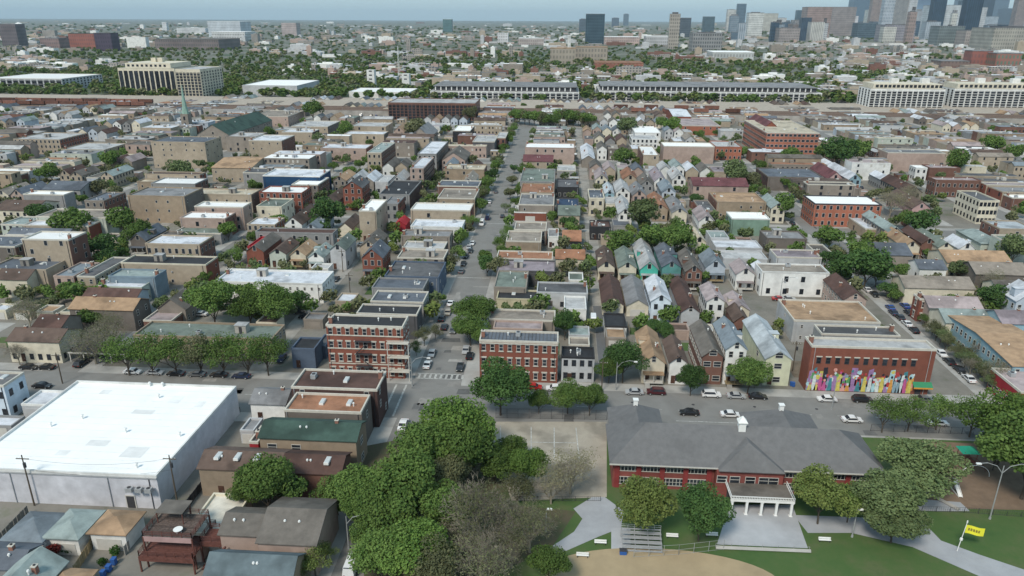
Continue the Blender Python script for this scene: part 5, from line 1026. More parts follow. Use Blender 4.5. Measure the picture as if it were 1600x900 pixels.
for a in ((782, 597, 43, 'dark', 'near'), (842, 625, 17, 'mid', 'near'), (888, 617, 24, 'mid', 'near'), (922, 620, 24, 'mid', 'near'), (734, 510, 24, 'mid', 'near'), (742, 482, 30, 'mid', 'near'), (752, 525, 18, 'mid', 'near'), (883, 503, 17, 'dark', 'near', 1.3), (975, 558, 32, 'dark', 'near'), (952, 574, 20, 'mid', 'near'), (1081, 588, 19, 'dark', 'near', 1.3), (1172, 580, 29, 'mid', 'near'),
          (1020, 510, 14, 'dark', 'near'), (1040, 515, 14, 'dark', 'near'), (995, 505, 9, 'mid', 'mid'), (1240 - 60, 594, 10, 'mid', 'mid'),
          (715, 662, 58, 'bright', 'near'), (668, 700, 52, 'mid', 'near'), (730, 700, 50, 'mid', 'near'), (635, 762, 60, 'mid', 'near'), (600, 800, 50, 'mid', 'near'), (560, 762, 40, 'mid', 'near'), (525, 770, 30, 'mid', 'near'), (415, 752, 46, 'mid', 'near'), (385, 765, 26, 'mid', 'near'), (457, 760, 22, 'dark', 'near'),
          (600, 868, 45, 'mid', 'near'), (650, 855, 52, 'bright', 'near'), (585, 835, 34, 'mid', 'near'), (680, 890, 46, 'olive', 'near'), (560, 735 + 60, 30, 'mid', 'near'), (690, 790, 45, 'mid', 'near'), (858, 880, 30, 'mid', 'near'), (700, 745, 40, 'olive', 'near'), (822, 727, 31, 'bright', 'near'), (490, 868, 28, 'yellow', 'air'), (470, 885, 20, 'olive', 'air'), (508, 858, 16, 'yellow', 'air'),
          (798, 700, 22, 'mid', 'near'), (772, 720, 30, 'mid', 'near'), (808, 760, 26, 'olive', 'air'), (1008, 784, 42, 'yellow', 'near'), (1097, 797, 40, 'dark', 'near', 1.08), (1286, 770, 43, 'yellow', 'near'), (1330, 782, 30, 'mid', 'near'), (1388, 775, 48, 'bushy', 'near'), (1437, 728, 56, 'bushy', 'near', .8), (1400, 812, 40, 'bushy', 'near', .8),
          (1385, 640, 30, 'mid', 'air'), (1425, 640, 28, 'mid', 'air'), (1470, 638, 28, 'mid', 'air'), (1525, 640, 36, 'mid', 'air'), (1575, 665, 55, 'bright', 'near'), (1618, 700, 70, 'mid', 'near'), (1560, 700, 30, 'mid', 'near'), (1610, 640, 34, 'mid', 'near'),
          (195, 546, 33, 'mid', 'air'), (232, 546, 33, 'mid', 'air'), (270, 546, 33, 'mid', 'air'), (308, 546, 33, 'olive', 'air'), (345, 546, 33, 'mid', 'air'), (382, 546, 33, 'mid', 'air'), (415, 546, 33, 'mid', 'air'),
          (330, 467, 36, 'mid', 'near'), (388, 475, 28, 'mid', 'near'), (425, 470, 32, 'mid', 'near'), (462, 466, 16, 'dark', 'mid'),
          (676, 478, 14, 'olive', 'air'), (662, 520, 16, 'olive', 'air'), (680, 455 + 60, 12, 'olive', 'air'), (650, 540, 12, 'mid', 'air'), (700, 415, 10, 'mid', 'air'), (715, 372, 9, 'mid', 'air'),
          (190, 342, 24, 'mid', 'mid'), (214, 360, 22, 'mid', 'mid'), (110, 344, 26, 'mid', 'mid'), (158, 385, 24, 'dark', 'mid'), (165, 402, 18, 'dark', 'mid'), (155, 425, 14, 'mid', 'mid'), (110, 450, 16, 'mid', 'mid'), (75, 268, 18, 'mid', 'mid'), (20, 298, 14, 'mid', 'mid'), (172, 246, 16, 'mid', 'mid'), (280, 262, 18, 'bushy', 'mid'), (150, 292, 14, 'olive', 'mid'), (180, 300, 14, 'olive', 'mid'), (60, 330, 18, 'dark', 'mid'), (400, 290, 10, 'mid', 'mid'),
          (512, 328, 26, 'dark', 'mid'), (500, 350, 14, 'dark', 'mid'), (761, 412, 15, 'dark', 'mid'), (758, 400, 11, 'mid', 'mid'), (778, 380, 10, 'mid', 'air'), (750, 318, 12, 'mid', 'mid'), (755, 300, 11, 'mid', 'mid'), (768, 272, 11, 'dark', 'mid'), (774, 258, 9, 'mid', 'mid'), (762, 286, 9, 'mid', 'mid'), (803, 262, 7, 'dark', 'mid'), (800, 280, 8, 'olive', 'mid'), (797, 300, 9, 'olive', 'mid'), (790, 322, 8, 'bushy', 'air'),
          (975, 243, 18, 'mid', 'mid'), (862, 338, 10, 'mid', 'mid'), (888, 346, 12, 'dark', 'mid'), (912, 418, 8, 'bushy', 'mid'), (1005, 330, 26, 'bushy', 'mid'), (968, 376, 22, 'mid', 'mid'), (1025, 368, 26, 'mid', 'mid'), (1058, 368, 26, 'mid', 'mid'), (1005, 374, 16, 'mid', 'mid'), (1088, 310, 10, 'dark', 'mid'), (1150, 268, 22, 'bushy', 'mid'), (1175, 280, 14, 'olive', 'mid'),
          (1228, 318, 20, 'mid', 'mid'), (1235, 240, 14, 'mid', 'mid'), (1298, 366, 20, 'mid', 'mid'), (1357, 412, 32, 'dark', 'mid'), (1345, 392, 22, 'mid', 'mid'), (1372, 425, 18, 'mid', 'mid'), (1300, 402, 16, 'dark', 'mid'), (1312, 420, 18, 'dark', 'mid'), (1245, 370, 9, 'dark', 'mid'), (1440, 346, 24, 'dark', 'mid'), (1420, 340, 16, 'mid', 'mid'), (1310, 234, 26, 'dark', 'mid'), (1335, 232, 22, 'mid', 'mid'), (1290, 236, 16, 'mid', 'mid'), (1498, 250, 20, 'mid', 'mid'), (1553, 224, 16, 'mid', 'mid'), (1588, 385, 22, 'bushy', 'mid'), (1500, 418, 16, 'bushy', 'mid'), (1552, 462, 22, 'dark', 'mid'), (1465, 515, 14, 'olive', 'air'), (1480, 530, 14, 'olive', 'air'), (1505, 548, 14, 'olive', 'air'), (1535, 570, 14, 'bushy', 'air'), (1400, 460, 10, 'mid', 'mid'), (1388, 450, 12, 'dark', 'mid'), (1590, 235, 14, 'mid', 'mid'),
          (488, 168, 16, 'mid', 'mid'), (370, 205, 12, 'mid', 'mid'), (420, 206, 10, 'mid', 'mid'), (540, 202, 14, 'mid', 'mid'), (500, 215, 12, 'bushy', 'mid'), (980, 195, 16, 'bushy', 'mid'), (1050, 195, 14, 'bright', 'mid'), (1034, 190, 10, 'mid', 'mid'), (650, 198, 18, 'olive', 'mid'), (735, 175, 12, 'olive', 'mid')):
    tree(*a)
for i in range(16): tree(805 + i * 7.6, 178 + (i * 37 % 9), 11, ['mid', 'bright', 'olive', 'mid'][i % 4], 'mid')
for a in ((752, 795, 68, 'olive', 'bare', 1.0, 'huge bare grey-brown tree in the middle of the park cluster', 'huge bare park tree'), (748, 868, 56, 'olive', 'bare'), (800, 850, 34, 'olive', 'bare'), (700, 835, 36, 'olive', 'bare'), (792, 800, 30, 'bud', 'bare'), (893, 730, 40, 'bud', 'bare', .9, 'pale budding tree standing on the ball court', 'pale budding tree'), (862, 752, 34, 'bud', 'bare', .9), (828, 812, 46, 'olive', 'bare'), (690, 770, 40, 'olive', 'bare'), (142, 527, 42, 'olive', 'bare', .8), (172, 505, 28, 'olive', 'bare', .9), (25, 545, 20, 'none', 'bare'), (1395, 310, 22, 'bud', 'bare'), (1418, 300, 18, 'bud', 'bare'), (1540, 540, 22, 'olive', 'bare'), (1560, 575, 24, 'olive', 'bare'), (40, 480, 26, 'olive', 'bare'), (1520, 565, 16, 'olive', 'bare'), (1553, 435, 20, 'olive', 'bare')):
    tree(*a)
for i in range(9): tree(1446 + i * 13, 497 + i * 12, 10 + i % 3 * 2, ['mid', 'olive', 'bushy'][i % 3], 'air')
for sx_, ya_, yb2_, st_ in ((XM0 - 2.6, 262, 800, 15), (XM1 + 2.6, 255, 800, 17), (XR0 - 2.6, 262, 640, 19), (XR1 + 2.8, 200, 640, 17), (XM0 - 103.5, 180, 600, 24), (XM0 - 88, 190, 560, 26)):
    y = ya_; R = random.Random(int(sx_))
    while y < yb2_:
        if not any(a_ - 3 < y < b_ + 3 for a_, b_ in EW) and R.random() < .85:
            tree(0, 0, 0, R.choice(['mid', 'mid', 'bushy', 'olive', 'bright']), R.choice(['mid', 'air', 'mid']), XY=(sx_ + R.uniform(-.5, .5), y), rm=R.uniform(2.8, 5.0))
        y += st_ * R.uniform(.7, 1.3)
NTREE = [sum(1 for t in THINGS if t['o'].get('category') == 'tree')]

def planter(px, py, rr, col, label):
    p_ = at(px, py); t = thing('shrub', label, 'shrub', (p_.x, p_.y, 0)); V = leaf_mesh('s', 500, int(px), .11, lobes=5) * rr + np.array([0, 0, rr * .7]); put('foliage', vmesh('foliage', V, LMP[col]), t)
LMP = dict(g=leafmat('shrub_green', (.03, .08, .02), (.07, .14, .035)), r=leafmat('shrub_red', (.16, .03, .03), (.24, .05, .04)))
planter(88, 868, 2.0, 'r', 'dark red shrub in the yard in front of the middle garage'); planter(108, 865, 1.2, 'g', 'small green shrub right of the dark red shrub'); planter(182, 868, 1.5, 'g', 'green shrub beside the blue wheelie bins'); planter(160, 885, 1.2, 'g', 'low green shrub left of the blue wheelie bins')
# ---------------------------------------------------------------- railway on its embankment, spire church, mid landmarks
YW = at(700, 183).y; YT = at(700, 161).y
q = MB(); q.box(-1500, 1500, YW, YT, 0, 4.6); struct('railway_embankment', q, mat('ballast', (.38, .33, .275), .95, .2, .2))
q = MB(); q.box(-1500, 1500, YW - .6, YW - .05, 0, 5.3); rw_ = q.build('retaining_wall', mat('old_concrete', (.33, .31, .285), .9, .15, .3), kind='structure'); reg(rw_, 'long pale concrete retaining wall along the railway', 'wall', lm='railway wall')
q = MB()
for k in range(9):
    y = YW + 5 + k * 4.4
    for s in (0, 1.5): q.box(-1500, 1500, y + s, y + s + .12, 4.62, 4.82)
q.build('rail_tracks', mat('rusty_rail', (.14, .09, .07), .8, 1, .2), kind='structure')
for k in (1, 4, 7): q = MB(); q.box(-1500, 1500, YW + 5 + k * 4.4 - 1.2, YW + 5 + k * 4.4 + 2.8, 4.6, 4.64); q.build('track_bed', [mat('dark_ballast', (.12, .105, .095), .95, .2, .3)], kind='structure')
fr = MB(); fr.box(-7, 7, -1.4, 1.4, .9, 4.2); FRM = fr.mesh('wagon_body', mat('wagon_paint', (.16, .075, .055), .8, .4, .3, rnd=.5)); fr = MB(); fr.box(-6.5, 6.5, -1.3, 1.3, .2, .88); FCH = fr.mesh('wagon_chassis', black)
for k in range(34):
    row = k % 2; x = -620 + (k // 2) * 15.2 + row * 6 if k < 26 else 60 + (k - 26) * 15.2
    t = thing('rail_wagon', None, 'rail wagon', (x, YW + 5.7 + (13.2 if row else 39.6), 4.8), desc='dark red-brown rail wagon on the ' + ('near' if row else 'far') + ' track', group='freight wagons on the railway'); put('wagon_body', FRM, t); put('chassis', FCH, t)
p_ = at(294, 206); t = thing('church', 'stone church tower with tall slender pale green copper spire', 'church', (p_.x, p_.y, 0), lm='green-spired church')
q = MB(); q.box(-3.2, 3.2, -3.2, 3.2, 0, 15); q.build('tower', WM('taupe'), t)
GS = mat('verdigris', (.24, .36, .30), .7, .6, .15); q = MB(); q.prism((0, 0, 15), (0, 0, 20), 3.0, 2.2, 8); q.prism((0, 0, 20), (0, 0, 38), 2.0, .2, 8)
q.build('spire', GS, t)
for s in (-1, 1):
    for r_ in (-1, 1): q = MB(); q.prism((s * 2.8, r_ * 2.8, 15), (s * 2.8, r_ * 2.8, 19), .5, .1, 6); q.build('pinnacle', GS, t)
q = MB()
for z in (5, 10): q.box(-.8, .8, -3.3, -3.21, z, z + 3)
q.build('windows', glass, t, kind='stuff'); occ_mark(p_.x - 5, p_.x + 5, p_.y - 5, p_.y + 5)
B(308, 358, 210, 186, 11, 'G', 'green', 'taupe', label='church nave with steep dark green roof right of the spire', name='church_nave', cat='church', lm='green church roof', w='s', rise=7)
def bigb(xl, xr, ys, yn, base, roof, wall, label, lm=None, name='apartment_building', nb=0, nf=0, **k):
    t = B(xl, xr, ys, yn, base, 'F', roof, wall, label=label, lm=lm, name=name, cat='building', w='n', **k); W, D, H = DIM[t.name]
    if nb:
        for i in range(nb):
            q = MB(); x = -W / 2 + W * (i + .5) / nb; q.box(x - W / nb * .36, x + W / nb * .36, -.35, -.02, H * .06, H * .9); q.build('window_strip', glass, t)
        sd = -1 if t.location.x > 0 else 1; q = MB()
        for i in range(max(2, int(D / 7))):
            for j in range(max(4, nf)):
                y_ = D * (i + .5) / max(2, int(D / 7)); z_ = H * .08 + H * .84 * (j + .3) / max(4, nf)
                q.box(min(sd * W / 2, sd * (W / 2 + .12)), max(sd * W / 2, sd * (W / 2 + .12)), y_ - 1.6, y_ + 1.6, z_, z_ + 2.0)
        q.build('side_windows', glass, t, kind='stuff')
        for j in range(nf):
            q = MB(); z = H * .06 + (H * .84) * (j + .72) / nf; q.box(-W / 2, W / 2, -.6, -.36, z, z + .4); q.build('balcony_rail', WM(wall), t)
    return t
t = bigb(183, 272, 106, 101, 150, 'lightgrey', 'cream', 'ten-storey cream apartment slab with dark vertical window bays', 'ten-storey cream slab', nb=11)
W_, D_, H_ = DIM[t.name]; q = MB(); q.box(-W_ * .38, W_ * .42, 3, D_ * .9, H_, H_ + 5.5); q.build('penthouse', WM('cream'), t); q = MB()
for i in range(9): q.box(-W_ * .34 + i * W_ * .08, -W_ * .30 + i * W_ * .08, 2.8, 2.99, H_ + 1.5, H_ + 4)
q.build('penthouse_windows', glass, t, kind='stuff')
for s in (-1, 1): q = MB(); q.box(-3, 3, -3, 3, 0, 5); q.build('roof_hut', WM('cream'), t, loc=(W_ * .06 * s, D_ * .5, H_ + 5.5))
bigb(273, 312, 108, 103, 156, 'lightgrey', 'cream', 'tan end wing of the ten-storey slab with small punched windows', nb=7, nf=9)
bigb(-20, 96, 122, 114, 141, 'white', 'lightgrey', 'white-roofed parking structure with dark open decks at the far left', 'white parking structure', name='parking_structure', nb=12, nf=3)
bigb(378, 464, 133, 124, 150, 'white', 'lightgrey', 'grey windowless box warehouse with white roof left of the twin towers', 'grey box warehouse', name='warehouse')
bigb(545, 640, 143, 137, 153, 'white', 'white', 'low white industrial building with two pale towers on its roof', 'twin tower factory', name='factory')
for px, top in ((581, 109), (635, 115)):
    p_ = at(px, 141); X = x_on(px, p_.y, 10, 0); d = ray(px, top); hh = CAM_H + d.z * (p_.y / d.y)
    t = thing('silo_tower', None, 'tower', (X, p_.y, 0), desc='pale rectangular factory tower', group='pair of pale factory towers'); q = MB(); q.box(-5, 5, -5, 5, 0, hh); q.build('tower_shaft', WM('white'), t); q = MB()
    for z in range(8): q.box(-2, 2, -5.1, -5.01, 14 + z * 5, 15.5 + z * 5)
    q.build('windows', glass, t, kind='stuff')
bigb(606, 743, 160, 153, 187, 'lightgrey', 'brownbrick', 'long dark brick apartment slab with continuous window bands', 'long dark brick slab', nb=22, nf=5)
for (a, b, n) in ((672, 905, 26), (936, 1285, 40)):
    t = bigb(a, b, 142, 133, 157, 'lightgrey', 'white', None, name='terraced_flats', nb=n, nf=3, group='long terraced white flats behind the railway')
    t['label'] = 'long terraced white flats behind the railway, ' + ('shorter left block' if a < 900 else 'longer right block'); THINGS[-1]['label'] = t['label']
    W, D, H = DIM[t.name]; q = MB(); q.box(-W / 2 + 3, W / 2 - 3, D * .15, D, H - .4, H + 4.5); q.build('upper_storey', WM('darkgrey'), t); q = MB(); q.box(-W / 2 + 2, W / 2 - 2, D * .12, D + 1, H + 4.5, H + 5.1); q.build('upper_roof', RM('grey'), t)
    q = MB()
    for i in range(n): q.box(-W / 2 + 4 + i * (W - 8) / n, -W / 2 + 4 + (i + .18) * (W - 8) / n, D * .13, D * .148, H, H + 4.4)
    q.build('upper_piers', WM('white'), t, kind='stuff')
for a, b, lb in ((1361, 1478, 'left of the pair of tall white condominium blocks with dark glass bays'), (1492, 1625, 'right of the pair of tall white condominium blocks with dark glass bays')):
    t = bigb(a, b, 138, 134, 174, 'lightgrey', 'white', lb, lm='white condominiums' if a < 1400 else None, nb=14, nf=8, group='white condominium blocks')
    W, D, H = DIM[t.name]; q = MB(); q.box(-W * .46, W * .46, 2.5, D - 1, H - .4, H + 4.5); q.build('penthouse', WM('cream'), t); q = MB()
    for i in range(16): q.box(-W * .43 + i * W * .057, -W * .43 + i * W * .057 + 3, 2.3, 2.49, H + .8, H + 3.6)
    q.build('penthouse_windows', glass, t, kind='stuff')
    for s in (-.12, .3): q = MB(); q.box(-4, 4, -3, 3, 0, 5); q.build('roof_hut', WM('white'), t, loc=(W * s, D * .5, H + 4.5))

# ---------------------------------------------------------------- far landmarks and the downtown skyline
def tower(xl, xr, yt, yb, wall, gl, label, D=None, cap=None, tilt=0, name='skyscraper', cat='tower', bw=.5, bh=.55, roofc='grey', fx=7, fz=11):
    p_ = at((xl + xr) / 2, yb); Y = p_.y; X0 = x_on(xl, Y, 40, 0); X1 = x_on(xr, Y, 40, X0 + 10); d = ray((xl + xr) / 2, yt); H = CAM_H + d.z * (Y / d.y); W = X1 - X0; D = D or W * .8
    t = thing(name, label, cat, ((X0 + X1) / 2, Y, 0), group='distant towers' if name == 'skyscraper' else None, desc='distant tower block')
    m = gridmat('facade_%g_%g_%g_%g_%g_%g' % (*wall, *gl[:1], bw, bh), wall, gl, fx, fz, bw, bh)
    q = MB(); q.box(-W / 2, W / 2, 0, D, 0, H); q.build('shaft', m, t)
    q = MB(); q.box(-W / 2 - .4, W / 2 + .4, -.4, D + .4, H + .01, H + 1.2); q.build('roof', RM(roofc), t)
    if cap: 
        q = MB(); q.box(-W * .28, W * .28, D * .25, D * .75, H + 1.2, H + 1.2 + cap); q.build('plant_room', RM('darkgrey'), t)
    occ_mark(X0, X1, Y, Y + D); return t
GLD, GLB = (.03, .05, .07), (.08, .13, .18)
for a in ((915, 944, 22, 69, (.05, .085, .11), (.02, .04, .06), 'dark blue glass tower standing alone right of centre on the horizon', None, 0), (905, 917, 30, 50, (.10, .13, .16), GLD, 'small dark tower just left of the lone blue glass tower', None, 3), (956, 967, 28, 42, (.10, .13, .17), GLD, 'small slate tower right of the lone blue glass tower', None, 3), (974, 982, 22, 40, (.12, .16, .2), GLD, 'slim grey spire-like tower right of the lone blue glass tower', None, 5),
          (1045, 1061, 22, 76, (.36, .33, .29), (.15, .14, .13), 'slim beige tower with twin roof stubs', 14, 5), (1061, 1079, 28, 58, (.09, .11, .13), GLD, 'dark low tower behind the slim beige tower', None, 0), (1083, 1129, 52, 80, (.26, .26, .26), (.07, .08, .09), 'broad grey gridded slab block right of the slim beige tower', None, 2), (1099, 1116, 26, 50, (.08, .12, .14), GLD, 'dark teal tower right of the slim beige tower', None, 0),
          (1135, 1148, 15, 50, (.52, .52, .5), (.2, .2, .2), 'slim white tower at the left end of the downtown cluster', None, 2), (1150, 1163, 6, 50, (.12, .17, .22), GLD, 'tall slate blue tower between two white towers', None, 0), (1168, 1191, 20, 60, (.55, .56, .54), (.25, .26, .26), 'broad white tower right of the tall slate blue one', None, 3), (1191, 1214, 21, 50, (.48, .47, .42), (.2, .2, .2), 'cream tower left of the brown twin block', None, 0), (1215, 1228, 28, 46, (.5, .5, .5), (.2, .2, .2), 'short white tower in the downtown cluster', None, 2), (1243, 1254, 16, 44, (.05, .08, .10), GLD, 'narrow dark tower left of the brown twin block', None, 0),
          (1258, 1296, 11, 60, (.30, .23, .215), (.18, .14, .13), 'left half of the wide brownish pink slab block', None, 0), (1297, 1334, 11, 56, (.27, .24, .235), (.16, .15, .15), 'right half of the wide brownish pink slab block', None, 0), (1320, 1339, 25, 52, (.55, .55, .57), (.25, .25, .27), 'small white tower in front of the brownish pink slab', None, 2), (1218, 1250, 44, 66, (.30, .27, .26), (.15, .14, .14), 'low grey-brown block below the downtown towers', None, 2), (1280, 1293, 33, 58, (.40, .40, .42), (.18, .18, .2), 'grey banded tower in front of the brownish pink slab', None, 2),
          (1330, 1361, -30, 40, (.045, .08, .125), (.02, .035, .05), 'navy glass tower rising out of the picture, leftmost', None, 0), (1362, 1404, -35, 35, (.27, .265, .25), (.12, .12, .12), 'grey-beige ribbed tower rising out of the picture', None, 0), (1405, 1419, -35, 33, (.33, .38, .42), (.2, .25, .3), 'silvery glass tower rising out of the picture', None, 0), (1420, 1451, -40, 34, (.05, .08, .14), (.03, .05, .08), 'dark navy tower rising out of the picture, second from left', None, 0),
          (1453, 1502, 8, 60, (.50, .53, .55), (.36, .40, .43), 'broad pale grey slab tower with no visible windows', None, 0), (1466, 1506, 41, 72, (.17, .20, .20), (.08, .1, .11), 'short slate grey block in front of the pale slab', None, 0), (1382, 1430, 39, 66, (.28, .27, .30), (.14, .14, .16), 'wide grey-violet office block', None, 2), (1380, 1400, 42, 66, (.5, .5, .46), (.25, .25, .25), 'narrow cream block left of the grey-violet office block', 40, 0), (1508, 1570, -40, 40, (.05, .085, .125), (.02, .03, .05), 'wide dark glass tower rising out of the picture, right', None, 0), (1518, 1550, 18, 30, (.62, .64, .66), (.4, .42, .45), 'white stepped block against the dark towers', None, 0),
          (1566, 1580, 13, 38, (.30, .38, .46), (.2, .26, .32), 'pale blue narrow tower at the right', None, 0), (1580, 1640, 13, 42, (.045, .06, .09), GLD, 'near-black slab tower at the right edge', None, 0), (1509, 1550, 48, 74, (.34, .30, .28), (.2, .18, .17), 'pinkish stone block, left one, near the right edge', None, 2), (1551, 1640, 44, 82, (.36, .34, .30), (.2, .2, .18), 'large beige stone block near the right edge', None, 4), (1340, 1372, 36, 60, (.09, .13, .16), GLD, 'low dark teal block in front of the navy tower', None, 0), (1425, 1452, 33, 56, (.07, .11, .16), GLD, 'low dark blue block right of the grey-violet office block', None, 0),
          (1521, 1553, 80, 108, (.27, .11, .09), (.2, .1, .09), 'brick red block with green stripe at the right edge', None, 0), (1560, 1600, 84, 110, (.28, .14, .11), (.12, .18, .14), 'second brick red block at the right edge', None, 0), (1475, 1520, 96, 108, (.22, .16, .14), (.15, .11, .1), 'low brown-red building before the brick red blocks', None, 0)):
    tower(a[0], a[1], a[2], a[3], a[4], a[5], a[6], a[7], a[8])
for a in ((106, 146, 53, 76, (.28, .11, .085), (.2, .09, .08), 'red brick block on the far left horizon', 'redbrown'), (147, 173, 52, 80, (.075, .06, .09), (.05, .04, .06), 'dark purple block beside the far red brick block', 'darkgrey'), (325, 376, 34, 60, (.50, .54, .58), (.35, .39, .43), 'large white hospital block on the left horizon', 'white'), (330, 382, 50, 64, (.55, .56, .56), (.2, .2, .2), 'white podium in front of the hospital block', 'white'), (253, 260, 35, 48, (.6, .62, .65), (.4, .4, .4), 'tiny white chimney-like tower on the left horizon', 'white'), (0, 26, 38, 72, (.14, .12, .13), (.08, .08, .09), 'dark brown block at the far left edge of the horizon', 'grey'), (440, 463, 36, 56, (.42, .36, .35), (.25, .22, .22), 'pinkish block on the left horizon', 'lightgrey'), (240, 340, 62, 78, (.18, .15, .15), (.1, .1, .1), 'wide low brown institution below the white hospital block', 'greybrown'), (60, 90, 60, 75, (.25, .18, .17), (.15, .12, .12), 'low reddish building on the far left', 'grey'), (275, 320, 44, 52, (.55, .56, .57), (.3, .3, .3), 'low white hall left of the hospital block', 'white'),
          (692, 706, 30, 50, (.10, .18, .19), (.05, .1, .1), 'teal tower with white cap on the centre horizon', 'white'), (777, 794, 52, 68, (.55, .55, .56), (.3, .3, .3), 'small white block on the centre horizon', 'white'), (860, 900, 76, 100, (.34, .30, .25), (.22, .2, .17), 'beige hall beside the slim white tower right of centre', 'tan'), (900, 950, 74, 97, (.33, .29, .24), (.2, .18, .16), 'beige school building right of centre beyond the trees', 'tan'), (931, 1007, 99, 110, (.28, .12, .09), (.35, .2, .15), 'long low orange-red brick building beyond the terraced flats', 'rust'), (887, 892, 56, 88, (.62, .62, .6), (.5, .5, .5), 'slim white campanile right of centre', 'white'), (1010, 1058, 57, 72, (.45, .45, .46), (.25, .25, .25), 'row of white low blocks left of the slim beige tower', 'white'), (945, 1000, 58, 70, (.42, .33, .3), (.25, .2, .2), 'long pinkish block under the lone glass tower', 'white'), (810, 850, 60, 70, (.40, .36, .34), (.25, .2, .2), 'low pinkish building left of the glass tower', 'white'), (1115, 1180, 82, 97, (.45, .47, .46), (.3, .3, .3), 'long white low building on the right beyond the flats', 'white')):
    tower(a[0], a[1], a[2], a[3], a[4], a[5], a[6], None, 0, name='distant_building', cat='building', roofc=a[7])
R = random.Random(21)
TW = [((.06, .09, .13), GLD), ((.11, .15, .19), GLB), ((.45, .46, .47), (.22, .24, .27)), ((.33, .32, .30), (.12, .13, .15)), ((.20, .24, .28), GLB), ((.50, .50, .46), (.25, .25, .25)), ((.28, .22, .20), (.1, .09, .09)), ((.04, .07, .11), GLD), ((.36, .40, .44), (.15, .2, .25))]
adj = {0: 'dark navy', 1: 'slate blue', 2: 'pale grey', 3: 'beige grey', 4: 'blue-grey', 5: 'cream', 6: 'brownish', 7: 'near-black', 8: 'silvery blue'}
for i in range(62):
    u = R.random() ** .8; xa = 1125 + 480 * u; k = R.randrange(9); wd = R.uniform(8, 24); yb_ = R.uniform(44, 68)
    yt = (R.uniform(24, 42) if xa < 1330 else R.uniform(-35, 34)) if R.random() < .6 else R.uniform(34, yb_ - 10)
    if 1255 < xa < 1322 and yt < 30: continue
    o_ = tower(xa, xa + wd, yt, yb_, TW[k][0], TW[k][1], None, None, R.choice([0, 0, 3, 6]), bw=R.choice([.35, .5, .65]), bh=R.choice([.5, .7, 1.1]), fx=R.choice([5, 7, 9]), fz=R.choice([9, 11, 14]))
    THINGS[-1]['desc'] = ('narrow ' if wd < 14 else 'broad ') + adj[k] + ' downtown tower'
    if R.random() < .4:
        q = MB(); W_ = (o_.children[0].data.vertices[1].co.x) * .7; hh = o_.children[0].data.vertices[4].co.z; q.box(-W_, W_, W_ * .3, W_ * 1.5, hh + 1.3, hh + R.uniform(8, 22)); q.build('setback_storeys', o_.children[0].data.materials[0], o_)
for t_ in THINGS:
    if t_['label'] and t_['label'].startswith(('pale blue narrow tower', 'broad white tower right', 'navy glass tower rising')): t_['lm'] = t_['label'].replace(' at the right', '').split(' rising')[0].split(' right of')[0]
p_ = at(36, 70); t = thing('water_tower', 'white water tower on thin legs on the far left horizon', 'water tower', (p_.x, p_.y, 0)); hh = CAM_H + ray(36, 35).z * p_.y / ray(36, 35).y
q = MB(); q.prism((0, 0, hh * .55), (0, 0, hh * .9), 14, 16, 12); q.prism((0, 0, hh * .9), (0, 0, hh), 16, 3, 12); q.build('tank', lampw, t)
for k in range(6): q = MB(); q.prism((14 * math.cos(k), 14 * math.sin(k), 0), (11 * math.cos(k), 11 * math.sin(k), hh * .56), 1.6, 1.6, 5); q.build('leg', pole_m, t)
p_ = at(610, 135); t = thing('radio_mast', 'thin lattice radio mast behind the twin tower factory', 'mast', (p_.x, p_.y + 60, 0)); q = MB()
for k in range(3): q.prism((2 * math.cos(k * 2.1), 2 * math.sin(k * 2.1), 0), (.4 * math.cos(k * 2.1), .4 * math.sin(k * 2.1), 52), .25, .15, 4)
for k in range(10): z = k * 5.2; r_ = 2 - 1.6 * z / 52; q.prism((r_, 0, z), (-r_, 0, z + 5), .1, .1, 4)
q.build('lattice', lampw, t)

# ---------------------------------------------------------------- the rest of the neighbourhood, block by block
def in_street(x0, x1, y0, y1):
    for (a, b, c, d) in NS:
        if x1 > a - 4.4 and x0 < b + 4.4 and y1 > c: return True
    for (a, b) in EW:
        if y1 > a - 4.2 and y0 < b + 4.2: return True
    for (a, b, c, d) in NAL:
        if x1 > a - .3 and x0 < b + .3: return True
    return False
def vis(x, y, z=4, m=30):
    px, py = proj((x, y, z)); return -m < px < 1600 + m and py < 900 + m
keep = [(1115, 1320, 425, 520), (1470, 1570, 318, 400), (1260, 1395, 320, 372), (183, 330, 312, 360), (540, 600, 335, 385), (270, 330, 478, 505), (520, 575, 395, 490), (930, 1250, 600, 660), (640, 780, 335, 362), (1340, 1440, 430, 520), (560, 650, 370, 390), (100, 200, 335, 350), (540, 760, 560, 700), (495, 610, 178, 190), (1380, 1600, 500, 640), (880, 910, 375, 390), (1260, 1300, 340, 420)]
def blocked(x, y):
    px, py = proj((x, y, 0)); return any(a < px < b and c < py < d for a, b, c, d in keep)
RF = random.Random(99); RK = ['lightgrey', 'lwhite', 'white', 'grey', 'taupe', 'slate', 'tan', 'lightgrey', 'greybrown', 'brown', 'redbrown', 'darkgrey', 'greygreen', 'pinkgrey', 'paletan', 'lwhite', 'teal', 'rust', 'bluegrey', 'mauve', 'lightgrey']
WK = ['beige', 'beige', 'tan', 'taupe', 'pinkbeige', 'grey', 'cream', 'white', 'lightgrey', 'brownbrick', 'taupe', 'greybrown', 'beige', 'taupe', 'pinkbeige', 'paleblue', 'palegreen', 'tan', 'beige']
GK = ['grey', 'greybrown', 'lightgrey', 'brown', 'greybrown', 'bluegrey', 'slate', 'pinkgrey', 'tan', 'greybrown', 'teal', 'redbrown', 'lwhite', 'taupe']
cand = []; ycuts = [YE1 + 5] + [v for ab in EW[1:] for v in (ab[0] - 4.5, ab[1] + 4.5)] + [YW - 40]
